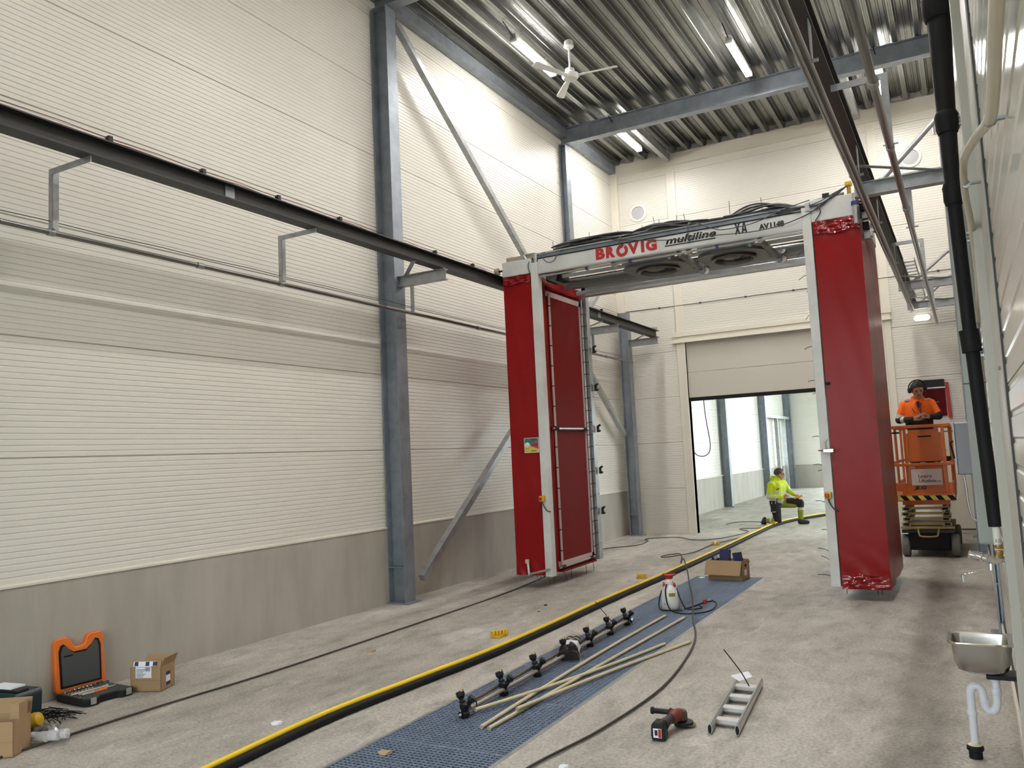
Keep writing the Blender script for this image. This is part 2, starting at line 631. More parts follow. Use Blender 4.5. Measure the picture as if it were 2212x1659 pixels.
MB().box((XL, YF - 0.006, 0), (DX0 - 0.02, YF + 0.02, 0.03)).build('base_strip', M_trim, wf)
MB().box((XL, YF - 0.07, 7.50), (XR, YF + 0.01, 7.74)).build('eave_flashing', M_trim, wf)
MB().box((XL, YF - 0.10, 0.9), (XL + 0.16, YF + 0.01, 7.6)).build('corner_flashing', M_trim, wf, bevel=0.006)
mb = MB()
mb.tube([(XL + 0.1, YF - 0.012, 4.60), (-4.9, YF - 0.012, 4.585), (-1.2, YF - 0.012, 4.585), (XR, YF - 0.012, 4.585)], 0.006, 6)
mb.build('signal_wire', M_rail, wf)
for i, x in enumerate((-5.3, -4.45, -3.55, -2.65, -0.85, -0.2)):
    MB().box((x - 0.018, YF - 0.02, 4.57), (x + 0.018, YF, 4.60)).build('wire_clip', M_rail, wf)

# gate: frame posts, head, lifted curtain
d1 = struct_root('door_1', (-3, YF, 0))
for x0, x1, nm in ((-4.99, -4.83, 'jamb'), (-1.17, -1.03, 'jamb')):
    mb = MB()
    mb.box((x0, YF - 0.03, 0), (x1, YF + 0.2, 3.85))
    mb.build(nm, M_trim, d1, bevel=0.004)
    e = x1 if x0 < -3 else x0
    MB().box((e - 0.02, YF - 0.05, 0), (e + 0.02, YF - 0.03, 3.85)).build('guide_rail', M_trim, d1)
    MB().box((x0 + 0.01, YF - 0.012, 4.03), (x1 + 0.02, YF + 0.01, 7.5)).build('post_flashing', M_trim, d1)
MB().box((-5.07, YF - 0.06, 3.94), (-1.0, YF + 0.02, 4.03)).build('head_flashing', M_trim, d1, bevel=0.004)
MB().box((-5.05, YF - 0.035, 3.84), (-1.02, YF + 0.02, 3.94)).build('head', M_trim, d1, bevel=0.003)
MB().box((-5.07, YF - 0.08, 3.815), (-1.0, YF + 0.02, 3.845)).build('drip_edge', M_trim, d1)
M_gate = mat('beige_gate_curtain', (0.53, 0.50, 0.44), 0.55, bump=0.02, bscale=120)
MB().box((DX0 + 0.01, YF + 0.05, 3.21), (DX1 - 0.01, YF + 0.10, 3.86)).build('gate_panel', M_gate, d1, bevel=0.006)
MB().box((DX0 + 0.01, YF + 0.05, 2.70), (DX1 - 0.01, YF + 0.10, 3.205)).build('gate_panel', M_gate, d1, bevel=0.006)
MB().box((DX0 + 0.01, YF + 0.045, 2.63), (DX1 - 0.01, YF + 0.105, 2.70)).build('bottom_seal', M_black, d1)

d2 = struct_root('door_2', (-0.24, YF, 0))
MB().box((-0.46, YF - 0.022, 0.10), (0.02, YF - 0.002, 1.76)).build('leaf', M_trim, d2, bevel=0.004)
MB().box((-0.475, YF - 0.012, 0.085), (0.035, YF - 0.001, 1.775)).build('gap', M_joint, d2)
MB().tube([(-0.44, YF - 0.022, 1.45), (-0.44, YF - 0.06, 1.45), (-0.34, YF - 0.06, 1.45), (-0.34, YF - 0.022, 1.45)], 0.009, 8).build('handle', M_galv, d2)

# ---- wall behind the camera, its gate glazing enlarged to add daylight fill
wb = struct_root('wall_back', (-3, YB, 0))
mb = MB()
mb.box((XL - 0.16, YB - 0.2, 0), (-5.2, YB, 7.95))
mb.box((-0.8, YB - 0.2, 0), (XR + 0.16, YB, 7.95))
mb.box((-5.2, YB - 0.2, 4.4), (-0.8, YB, 7.95))
mb.build('panel', M_panel, wb)
d4 = struct_root('door_4', (-3, YB, 0))
for i, (z0, z1) in enumerate(((0, 0.58), (4.25, 4.4))):
    MB().box((-5.2, YB - 0.10, z0), (-0.8, YB - 0.05, z1)).build('door_section', M_gate, d4)
for x in (-5.2, -4.12, -3.03, -1.93, -0.85):
    MB().box((x, YB - 0.10, 0.58), (x + 0.05, YB - 0.05, 4.25)).build('window_bar', M_alu, d4)
for z in (1.47, 2.38, 3.31):
    MB().box((-5.2, YB - 0.10, z), (-0.8, YB - 0.05, z + 0.05)).build('window_bar', M_alu, d4)
for i in range(4):
  for z in (0.58, 1.52, 2.43, 3.36):
    MB().box((-5.15 + i * 1.09, YB - 0.08, z), (-4.12 + i * 1.09, YB - 0.075, z + 0.88)).build('pane', M_glass, d4)

# ---- ceiling: trapezoidal deck sheets
ce = struct_root('ceiling', (-3, 6.5, 7.9))
MB().box((XL - 0.16, YB - 0.2, 7.90), (XR + 0.16, YF + 0.2, 8.0)).build('roof_insulation', M_galv_d, ce)
for k in range(7):
    prof = []
    x = -6.26 + k * 0.93
    for r in range(3):
        a = x + r * 0.31
        prof += [(a, 7.87), (a + 0.055, 7.87), (a + 0.062, 7.86), (a + 0.085, 7.86), (a + 0.092, 7.87), (a + 0.145, 7.87),
                 (a + 0.165, 7.81), (a + 0.172, 7.808), (a + 0.192, 7.735), (a + 0.215, 7.735), (a + 0.222, 7.741), (a + 0.240, 7.741), (a + 0.247, 7.735), (a + 0.268, 7.735),
                 (a + 0.288, 7.808), (a + 0.295, 7.81)]
    prof.append((x + 0.931, 7.87))
    mb = MB()
    mb.strip(prof, (0, YB, 0), (1, 0, 0), (0, 0, 1), (0, YF - YB + 0.1, 0))
    mb.build('deck_sheet', M_deck, ce, flip=False)

# ---- the next hall, seen through the gate
FX1, FY1 = 4.0, 33.5
w2 = struct_root('wall_beyond_left', (XL, 25, 0))
wy0, wy1, wz0, wz1 = 30.95, 32.05, 0.92, 2.62
mb = MB()
mb.box((XL - 0.16, YF + 0.2, 0), (XL - 0.013, wy0, 7.95))
mb.box((XL - 0.16, wy1, 0), (XL - 0.013, FY1 + 0.2, 7.95))
mb.box((XL - 0.16, wy0, 0), (XL - 0.013, wy1, wz0))
mb.box((XL - 0.16, wy0, wz1), (XL - 0.013, wy1, 7.95))
mb.build('backing', M_trim, w2)
MB().box((XL - 0.013, YF + 0.2, 0), (XL + 0.02, FY1, 0.885)).build('plinth', M_plinth, w2)
MB().box((XL - 0.013, YF + 0.2, 0.885), (XL + 0.045, FY1, 0.91)).build('ledge_flashing', M_trim, w2)
for k in range(8):
    segs = [(YF + 0.2, wy0), (wy1, FY1)] if ROWS[k] < wz1 - 0.1 else [(YF + 0.2, FY1)]
    for a, b in segs:
        mb = MB()
        ribbed(mb, (XL, a, ROWS[k] + 0.003), (0, 1, 0), (0, 0, 1), (1, 0, 0), b - a, ROWS[k + 1] - ROWS[k] - 0.005, 0.092)
        mb.build('panel', M_panel, w2, flip=False)
win = struct_root('window_1', (XL, 31.9, 0.9))
for a, b in (((XL - 0.1, wy0, wz0), (XL, wy1, wz0 + 0.06)), ((XL - 0.1, wy0, wz1 - 0.06), (XL, wy1, wz1)), ((XL - 0.1, wy0, wz0), (XL, wy0 + 0.06, wz1)), ((XL - 0.1, wy1 - 0.06, wz0), (XL, wy1, wz1)), ((XL - 0.1, 31.68, wz0), (XL, 31.73, wz1))):
    MB().box(a, b).build('frame', M_white, win)
for a, b in ((wy0 + 0.06, 31.68), (31.73, wy1 - 0.06)):
    MB().box((XL - 0.055, a, wz0 + 0.06), (XL - 0.045, b, wz1 - 0.06)).build('pane', M_glass, win)

w3 = struct_root('wall_beyond_far', (0, FY1, 0))
gx0, gx1, gz = -4.95, -1.05, 4.25
mb = MB()
mb.box((XL - 0.16, FY1 + 0.013, 0), (gx0, FY1 + 0.2, 7.95))
mb.box((gx1, FY1 + 0.013, 0), (FX1 + 0.2, FY1 + 0.2, 7.95))
mb.box((gx0, FY1 + 0.013, gz), (gx1, FY1 + 0.2, 7.95))
mb.build('backing', M_trim, w3)
for a, b in ((XL, gx0), (gx1, FX1)):
    MB().box((a, FY1 - 0.02, 0), (b, FY1 + 0.014, 0.885)).build('plinth', M_plinth, w3)
    MB().box((a, FY1 - 0.045, 0.885), (b, FY1 + 0.014, 0.91)).build('ledge_flashing', M_trim, w3)
    for k in range(8):
        mb = MB()
        ribbed(mb, (a, FY1, ROWS[k] + 0.003), (1, 0, 0), (0, 0, 1), (0, -1, 0), b - a, ROWS[k + 1] - ROWS[k] - 0.005, 0.092)
        mb.build('panel', M_panel, w3, flip=False)
d3 = struct_root('door_3', (-3, FY1, 0))
for i in range(8):
    z = i * gz / 7
    MB().box((gx0, FY1 + 0.03, max(0, z - 0.03)), (gx1, FY1 + 0.07, z + 0.03)).build('rail', M_alu, d3)
for x in (gx0, gx0 + 0.98, gx0 + 1.95, gx0 + 2.93, gx1 - 0.05):
    MB().box((x, FY1 + 0.028, 0), (x + 0.05, FY1 + 0.072, gz)).build('stile', M_alu, d3)
for i in range(7):
    for j in range(4):
        a = gx0 + 0.05 + j * 0.975
        MB().box((a, FY1 + 0.048, i * gz / 7 + 0.03), (a + 0.92, FY1 + 0.052, (i + 1) * gz / 7 - 0.03)).build('pane', M_glass, d3)
w4 = struct_root('wall_beyond_right', (FX1, 25, 0))
mb = MB()
mb.box((FX1, YF + 0.2, 0), (FX1 + 0.16, FY1 + 0.2, 1.9))
mb.box((FX1, YF + 0.2, 6.8), (FX1 + 0.16, FY1 + 0.2, 7.95))
mb.box((FX1, YF + 0.2, 1.9), (FX1 + 0.16, 17.5, 6.8))
mb.box((FX1, 31.5, 1.9), (FX1 + 0.16, FY1 + 0.2, 6.8))
mb.build('panel', M_panel, w4)
win2 = struct_root('added_window_2', (FX1, 24.5, 1.9))  # unseen windows, added and sized to brighten the next hall
for i in range(8):
    y = 17.5 + i * 2.0
    MB().box((FX1 + 0.04, y - 0.04, 1.9), (FX1 + 0.12, y + 0.04, 6.8)).build('frame', M_white, win2)
    if i < 7:
        MB().box((FX1 + 0.078, y + 0.04, 1.9), (FX1 + 0.084, y + 1.96, 6.8)).build('pane', M_glass, win2)
ce2 = MB().box((XL - 0.16, YF + 0.2, 7.90), (FX1 + 0.2, FY1 + 0.2, 8.0)).build('ceiling_beyond', M_panel, kind='structure')

# ---- land outside
mb = MB()
for a, b in (((-80, -60), (XL - 0.5, 110)), ((FX1 + 0.4, -60), (80, 110)), ((XL - 0.5, FY1 + 0.4), (FX1 + 0.4, 110)), ((XL - 0.5, -60), (FX1 + 0.4, YB - 0.3))):
    mb.add([(a[0], a[1], -0.12), (b[0], a[1], -0.12), (b[0], b[1], -0.12), (a[0], b[1], -0.12)], [(0, 1, 2, 3)])
mb.build('ground_outside', M_grass, kind='structure', flip=False)
mb = MB()
mb.box((-22, -30, -0.11), (-13, 110, -0.08))
mb.box((-6, FY1 + 3, -0.11), (60, FY1 + 16, -0.08))
mb.box((-7, -45, -0.11), (1, YB - 0.4, -0.06))
mb.build('road_outside', M_road, kind='structure')
mb = MB()
prof = [(-80, -1), (-78, 3.0), (-62, 5.5), (-48, 4.0), (-36, 1.6), (-30, -1)]
mb.prism(prof, (0, -30, 0), (1, 0, 0), (0, 0, 1), (0, 140, 0))
mb.build('hill_outside', M_grass, kind='structure')
# ================================================================ STEEL FRAME
def column(y, x0, x1, ztop, label, cap=True, w=0.20, brk=True, side=1, zb=3.945):
    t = thing('steel_column', label, 'column', ((x0 + x1) / 2, y, 0))
    MB().ibeam(((x0 + x1) / 2, y, 0.02), ((x0 + x1) / 2, y, ztop), w, abs(x1 - x0), 0.014, 0.010, up=(1, 0, 0)).build('shaft', M_galv_d, t)
    MB().box((x0 - 0.01 if side > 0 else x0 - 0.06, y - w / 2 - 0.03, 0), (x1 + (0.06 if side > 0 else 0.0), y + w / 2 + 0.03, 0.02)).build('base_plate', M_galv_d, t)
    MB().box((x0 + 0.014, y - w / 2 + 0.002, 0.42), (x1 - 0.014, y + w / 2 - 0.002, 0.432)).build('stiffener', M_galv_d, t)
    if cap:
        MB().box((x0, y - w / 2, ztop), (x1, y + w / 2, ztop + 0.015)).build('cap_plate', M_galv_d, t)
    if brk:
        xa, xb = (x1, -5.26) if side > 0 else (-0.72, x0)
        MB().ibeam((xa, y, zb - 0.068), (xb, y, zb - 0.068), 0.10, 0.13, 0.009, 0.007).build('bracket_arm', M_galv, t)
        xc = xa + 0.1 if side > 0 else xb - 0.1
        xd = -5.33 if side > 0 else -0.64
        MB().bar((xc, y - 0.02, zb - 0.02), (xd, y - 0.55, zb - 0.003), 0.05, 0.006).build('stay', M_galv, t)
    return t


column(2.56, -6.19, -5.94, 7.41, 'nearest grey steel column on the left wall, carrying the crane rail outside the picture')
column(8.07, -6.19, -5.94, 7.41, 'tall grey steel column at the left wall with a bracket under the dark crane rail')
column(13.6, -6.19, -6.06, 7.41, 'tall grey steel column at the left wall behind the wash gantry, under the rear roof beam', w=0.18)
column(15.72, -6.05, -5.85, 4.52, 'short galvanised post in the far left corner holding the end of the crane rail', cap=False, w=0.19)
for y, lb in ((2.56, 'roof beam across the hall above and behind the viewpoint'), (8.07, 'galvanised roof beam crossing at the top edge of the picture above the first column'), (13.6, 'galvanised roof beam across the hall between the ceiling fan and the far wall')):
    o = MB().ibeam((XL + 0.02, y, 7.58), (XR - 0.01, y, 7.58), 0.16, 0.30, 0.014, 0.01).build('roof_beam', M_galv_d)
    tag(o, lb, 'roof beam')
o = MB().box((-6.19, YB, 7.56), (-6.05, YF - 0.08, 7.728)).build('eave_beam', M_galv_d)
tag(o, 'long grey edge beam along the top of the left wall under the roof deck', 'beam')
for x, lb in ((-4.90, 'short grey beam under the deck by the far left lamp, ending at the far wall'), (-1.28, 'short bright beam under the deck behind the right crane rail, ending at the far wall')):
    o = MB().box((x - 0.05, 13.70, 7.58), (x + 0.05, YF - 0.08, 7.728)).build('deck_beam', M_galv)
    tag(o, lb, 'beam')


def brace(p, q, lb):
    o = MB().bar(p, q, 0.085, 0.085, up=(1, 0, 0)).build('wall_brace', M_galv)
    tag(o, lb, 'brace')


brace((-6.0, 8.22, 7.34), (-6.0, 15.50, 2.02), 'diagonal wall brace falling from the top of the first column to the far corner')
brace((-5.89, 8.24, 0.27), (-5.89, 15.45, 5.55), 'diagonal wall brace rising from the foot of the first column behind the gantry')

for y, x1, lb in ((23.5, -5.95, 'grey column on the left wall of the next hall, the nearest one seen through the gate'), (28.8, -5.95, 'grey column on the left wall of the next hall behind the kneeling man'), (33.25, -5.93, 'grey corner column of the next hall right of its window')):
    column(y, -6.19, x1, 7.6, lb, brk=False)
t = thing('window_framing', 'galvanised posts and header framing the window of the next hall', 'frame', (-6.0, 31.9, 0))
MB().box((-6.10, 29.0, 2.66), (-5.98, 33.15, 2.76)).build('header', M_galv, t)
for y in (30.82, 32.18):
    MB().box((-6.10, y - 0.06, 0.0), (-5.98, y + 0.06, 2.66)).build('post', M_galv, t)

# right-hand columns, flush in the right wall
for y, lb in ((8.07, 'grey column on the right wall hidden behind the black downpipe, with rail bracket'), (13.6, 'grey column on the right wall under the end of the rear roof beam'), (15.72, 'short grey post at the far end of the right wall holding the rail end')):
    t = column(y, 0.095 if y < 10 else 0.0, 0.135, 7.41 if y < 15 else 4.3, lb, side=-1, zb=4.03, w=0.14)
    MB().cyl((-0.52, y + 0.12, 4.03), (0.10, y + 0.12, 4.62 if y < 12 else 4.52), 0.024, 10).build('strut', M_galv, t)


def rail(x, z, lb):
    t = thing('crane_rail', lb, 'crane rail', (x, 6, z))
    MB().ibeam((x, -3.0, z + 0.07), (x, 15.85, z + 0.07), 0.14, 0.14, 0.010, 0.008).build('beam', M_rail, t)
    sg = 1 if x < -3 else -1
    for y in (4.85, 10.2, 12.9):
        MB().box((x + sg * 0.006, y - 0.05, z + 0.01), (x + sg * 0.012, y + 0.05, z + 0.13)).build('splice_plate', M_galv_d, t)
    MB().box((x - 0.05, 15.72, z + 0.14), (x + 0.05, 15.8, z + 0.2)).build('end_stop', M_galv, t)
    return t


rail(-5.33, 3.945, 'dark grey crane rail beam along the left wall')
rail(-0.64, 4.03, 'dark grey crane rail beam along the right side overhead')

# signal wires with clips along the left rail
t = thing('signal_wire', 'thin red wire run in small black clips above the left crane rail', 'wire', (-6.17, 6, 4.6))
pts, i = [], 0
for k in range(60):
    y = -2 + k * 0.31
    pts.append((-6.165, y, 4.53 + 0.006 * math.sin(k * 2.1)))
MB().tube(pts, 0.0035, 5).build('wire', M_tool_red, t)
MB().tube([(p[0], p[1], p[2] - 0.03 + 0.008 * math.sin(j * 1.3)) for j, p in enumerate(pts)], 0.0035, 5).build('wire', M_tool_red, t)
for k in range(16):
    y = 0.4 + k * 0.98
    MB().box((-6.195, y - 0.02, 4.49), (-6.15, y + 0.02, 4.545)).build('clip', M_blackp, t)

# side guide tubes with hangers
def guide_tube(x, z, lb, y1, r=0.021):
    t = thing('guide_tube', lb, 'guide tube', (x, 6, z))
    MB().tube([(x, -3, z), (x, y1, z)], r, 12).build('tube', M_tube, t)
    return t


def hanger(x_rail, x_t, y, zr, zt, t, w=0.05):
    s = 1 if x_t > x_rail else -1
    mb = MB()
    mb.prism([(x_rail, zr), (x_t + s * 0.022, zr), (x_t + s * 0.022, zt + 0.02), (x_t - s * 0.022, zt + 0.02), (x_t - s * 0.022, zr - 0.045), (x_rail, zr - 0.045)], (0, y - 0.004, 0), (1, 0, 0), (0, 0, 1), (0, 0.008, 0))
    h = mb.build('hanger', M_galv, t)
    MB().box((x_t - s * 0.022 - 0.002, y, zt + 0.02), (x_t - s * 0.022 + 0.004, y + 0.045, zr)).build('hanger_flange', M_galv, h)
    MB().tube([(x_t, y - 0.025, zt), (x_t, y + 0.025, zt)], 0.027, 12).build('clamp', M_galv, h)
    MB().cyl((x_t - 0.04, y, zt + 0.02), (x_t + 0.05, y, zt + 0.02), 0.007, 8).build('bolt', M_galv, h)


t = guide_tube(-5.76, 3.465, 'thin grey guide tube hung below the crane rail along the left wall', 15.55)
for y in (1.24, 3.557, 5.874, 10.45):
    hanger(-5.29, -5.76, y, 3.945, 3.465, t)
for y in (8.07, 13.6):
    MB().box((-5.785, y - 0.004, 3.485), (-5.735, y + 0.004, 3.815)).build('drop_strap', M_galv, t)
MB().tube([(-5.76, -3 + k * 0.5, 3.545 + (0.004 if k % 2 else -0.004)) for k in range(37)], 0.0035, 5).build('tension_wire', M_rail, t)
for y in (4.9, 9.6, 14.2):
    MB().tube([(-5.76, y - 0.03, 3.465), (-5.76, y + 0.03, 3.465)], 0.028, 12).build('coupling', M_galv, t)

t = guide_tube(-0.275, 3.53, 'outer bright guide tube hung beside the right crane rail', 15.0, 0.023)
for y in (3.0, 5.70, 10.78):
    hanger(-0.60, -0.275, y, 4.03, 3.53, t)
for y in (8.07, 13.55):
    MB().box((-0.30, y - 0.004, 3.55), (-0.25, y + 0.004, 3.90)).build('drop_strap', M_galv, t)
    MB().cyl((-0.32, y, 3.55), (-0.22, y, 3.55), 0.009, 8).build('bolt', M_galv, t)
for y in (4.6, 7.3, 12.2):
    MB().tube([(-0.275, y - 0.035, 3.53), (-0.275, y + 0.035, 3.53)], 0.030, 12).build('coupling', M_galv, t)

t = guide_tube(-0.605, 3.80, 'inner dark guide tube hung straight under the right crane rail', 15.1, 0.023)
MB().tube([(-0.63, -3, 3.76), (-0.63, 15.0, 3.76)], 0.012, 8).build('supply_pipe', M_tube, t)
for y in (3.3, 4.75, 7.05, 8.75, 10.9, 12.9, 14.4):
    h = MB().prism([(-0.05, 4.03), (0.05, 4.03), (0.03, 3.80), (-0.03, 3.80)], (-0.58, y, 0), (0, 1, 0), (0, 0, 1), (-0.006, 0, 0)).build('hanger_plate', M_galv_d, t)
    MB().cyl((-0.66, y, 3.80), (-0.55, y, 3.80), 0.012, 8).build('bolt', M_galv, h)

# cable ladder by the right rail end
t = thing('cable_ladder', 'short bright cable ladder lying along the right crane rail near the far wall', 'cable ladder', (-0.5, 14, 4.1))
for x in (-0.565, -0.425):
    MB().box((x - 0.006, 12.3, 4.08), (x + 0.006, 15.7, 4.12)).build('side_rail', M_galv, t)
for k in range(14):
    y = 12.4 + k * 0.25
    MB().box((-0.56, y, 4.085), (-0.43, y + 0.05, 4.1)).build('rung', M_alu, t)

# ---- lamps
def lamp(x, y, lb, seen=True):
    t = thing('batten_lamp', lb, 'lamp', (x, y, 7.5), 'ceiling batten lamps')
    MB().box((x - 0.045, y - 0.66, 7.552), (x + 0.045, y + 0.66, 7.64)).build('housing', M_white, t, bevel=0.006)
    MB().prism([(-0.052, 0.017), (-0.052, 0.012), (-0.046, 0.0), (0.046, 0.0), (0.052, 0.012), (0.052, 0.017)], (x, y - 0.62, 7.535), (1, 0, 0), (0, 0, 1), (0, 1.24, 0)).build('diffuser', M_lampw, t)
    for s in (-1, 1):
        MB().box((x - 0.052, y + s * 0.64 - 0.02, 7.53), (x + 0.052, y + s * 0.64 + 0.02, 7.60)).build('end_cap', M_white, t)
        MB().cyl((x, y + s * 0.4, 7.63), (x, y + s * 0.4, 7.74), 0.006, 6).build('hanger_wire', M_galv, t)
    MB().tube([(x, y - 0.66, 7.6), (x, y - 0.72, 7.62), (x - 0.02, y - 0.9, 7.72)], 0.008, 6).build('feed_cable', M_black, t)
    return t


l0 = lamp(-5.14, 10.52, 'lit white batten lamp left of the ceiling fan, partly behind its blade')
for x, y, lb in ((-2.55, 12.32, 'lit white batten lamp right of the fan, in front of the rear roof beam'),
                 (-5.14, 14.36, 'lit white batten lamp behind the left end of the rear roof beam'),
                 (-2.55, 8.1, 'lit batten lamp over the first roof beam, outside the picture'),
                 (-2.55, 4.5, 'lit batten lamp on the middle row above the ladder, outside the picture'),
                 (-0.74, 14.36, 'lit batten lamp behind the roof beam and the right guide tube'),
                 (-0.86, 10.2, 'lit batten lamp on the right row over the gantry, outside the picture'),
                 (-0.86, 6.4, 'lit batten lamp on the right row over the bracket, outside the picture'),
                 (-0.86, 2.8, 'lit batten lamp on the right row over the basin, outside the picture'),
                 ):
    dup(l0, (x + 5.14, y - 10.52, 0), lb)

# ---- ceiling fan
fx, fy = -4.62, 10.62
t = thing('ceiling_fan', 'white three-bladed ceiling fan hanging from the deck', 'fan', (fx, fy, 7.2))
MB().lathe([(0.055, 0), (0.075, 0.02), (0.062, 0.10), (0.045, 0.115)], (fx, fy, 7.60), n=20).build('canopy', M_white, t, smooth=40)
MB().cyl((fx, fy, 7.27), (fx, fy, 7.62), 0.014, 10).build('down_rod', M_white, t)
MB().lathe([(0.02, 0.0), (0.10, 0.005), (0.125, 0.04), (0.125, 0.075), (0.09, 0.10), (0.07, 0.11), (0.065, 0.16), (0.02, 0.18)], (fx, fy, 7.12), n=24).build('motor', M_white, t, smooth=40)
for k in range(3):
    a = math.radians(8 + 120 * k)
    d = Vector((math.cos(a), math.sin(a), 0))
    sd = Vector((-math.sin(a), math.cos(a), 0.28)).normalized()
    mb = MB()
    mb.prism([(0.11, -0.03), (0.66, -0.062), (0.70, -0.05), (0.70, 0.05), (0.66, 0.062), (0.11, 0.03)], (fx, fy, 7.165), d, sd, d.cross(sd) * 0.008)
    b = mb.build('blade', M_white, t)
    MB().bar(Vector((fx, fy, 7.165)) + d * 0.08, Vector((fx, fy, 7.17)) + d * 0.22, 0.05, 0.012).build('blade_iron', M_white, b)

# ---- round wall vents, exit light, red notice board, little sensor on the far wall
for (x, z, lb) in ((-5.63, 6.65, 'round white wall vent high on the far wall left of the gate'), (-0.47, 6.70, 'round white wall vent high on the far wall at the right')):
    t = thing('wall_vent', lb, 'vent', (x, YF, z))
    MB().lathe([(0.135, 0.0), (0.19, 0.0), (0.185, 0.02), (0.14, 0.03), (0.135, 0.0)], (x, YF - 0.002, z), (0, -1, 0), 28, cap=False).build('ring', M_white, t, smooth=40)
    MB().lathe([(0.137, 0.0), (0.10, 0.012), (0.02, 0.015)], (x, YF - 0.003, z), (0, -1, 0), 28).build('valve_disc', mat('grey_vent', (0.42, 0.42, 0.43), 0.5), t, smooth=40)
t = thing('emergency_light', 'small oval white emergency light under the far end of the right crane rail', 'lamp', (-0.52, YF, 3.74))
mb = MB()
oval = [(0.05 * math.sin(a) + (0.07 if math.sin(a) > 0 else -0.07), 0.05 * math.cos(a)) for a in [2 * PI * k / 24 for k in range(24)]]
MB().prism(oval, (-0.52, YF - 0.05, 3.785), (1, 0, 0), (0, 0, 1), (0, 0.05, 0)).build('diffuser', M_emerg, t)
MB().prism([(a * 1.12, b * 1.12) for a, b in oval], (-0.52, YF - 0.02, 3.785), (1, 0, 0), (0, 0, 1), (0, 0.02, 0)).build('base', M_white, t)
t = thing('notice_board', 'dark red notice board on the far wall behind the man on the lift', 'notice board', (-0.47, YF, 2.0))
MB().box((-0.72, YF - 0.03, 2.04), (-0.27, YF, 2.52)).build('board', mat('maroon_board', (0.085, 0.005, 0.007), 0.6, spec=0.1), t)
MB().box((-0.72, YF - 0.032, 2.55), (-0.27, YF, 2.68)).build('header', M_blackp, t)
MB().box((-0.74, YF - 0.035, 2.525), (-0.26, YF, 2.545)).build('rim', M_paper, t)
MB().bar((-0.235, YF - 0.03, 2.62), (-0.225, YF - 0.03, 2.0), 0.05, 0.04, up=(0, 1, 0)).build('side_rail', M_redp, t)
for k in range(5):
    MB().box((-0.68 + 0.02 * (k % 2), YF - 0.034, 2.42 - k * 0.07), (-0.62 + 0.12 * ((k * 7) % 3), YF - 0.03, 2.43 - k * 0.07)).build('text_line', M_clampgrey, t)
t = thing('wall_sensor', 'small silver pipe elbow high on the far wall right of the vent', 'sensor', (-0.02, YF, 7.2))
MB().tube(smoothpath([(0.02, YF - 0.03, 7.26), (-0.05, YF - 0.04, 7.26), (-0.07, YF - 0.04, 7.2), (-0.07, YF - 0.04, 7.02)], 5), 0.016, 8).build('pipe', M_alu, t, smooth=40)
# ================================================================ WASH GANTRY
GY, GB = 9.36, 11.0
g = thing('wash_gantry', 'big truck wash gantry with two red film-wrapped towers and a lettered white crossbeam', 'washing machine', (-3.0, 10.2, 0.13))
# left tower
def tower(x0, x1, z0, z1, y1):
    """film-wrapped box with shallow folds towards top and bottom"""
    mb = MB()
    nz, ny, nx = 64, 14, 12
    rnd = random.Random(int(abs(x0) * 100))
    def ring(z):
        pts = []
        for i in range(nx):
            pts.append((x0 + (x1 - x0) * i / nx, GY, z))
        for i in range(ny):
            pts.append((x1, GY + (y1 - GY) * i / ny, z))
        for i in range(nx):
            pts.append((x1 - (x1 - x0) * i / nx, y1, z))
        for i in range(ny):
            pts.append((x0, y1 - (y1 - GY) * i / ny, z))
        return pts
    rows = []
    for k in range(nz + 1):
        t = k / nz
        z = z0 + (z1 - z0) * t
        e = max(0, 1 - min(t, 1 - t) / 0.10)
        row = []
        for j, p in enumerate(ring(z)):
            w = 0.012 * e * math.sin(j * 0.9 + k * 1.3) + 0.009 * e * rnd.uniform(-1, 1) + 0.0015 * math.sin(z * 5 + j)
            cx, cy = (x0 + x1) / 2, (GY + y1) / 2
            corner = (j % (nx + ny)) in (0, nx)
            d = Vector((p[0] - cx, p[1] - cy, 0)).normalized()
            row.append((p[0] + d.x * w * (0.3 if corner else 1), p[1] + d.y * w * (0.3 if corner else 1), p[2]))
        rows.append(row)
    n = len(rows[0])
    vs = [v for r in rows for v in r]
    fs = [(k * n + j, k * n + (j + 1) % n, (k + 1) * n + (j + 1) % n, (k + 1) * n + j) for k in range(nz) for j in range(n)]
    fs += [tuple(range(n)), tuple(nz * n + j for j in range(n))]
    mb.add(vs, fs)
    return mb


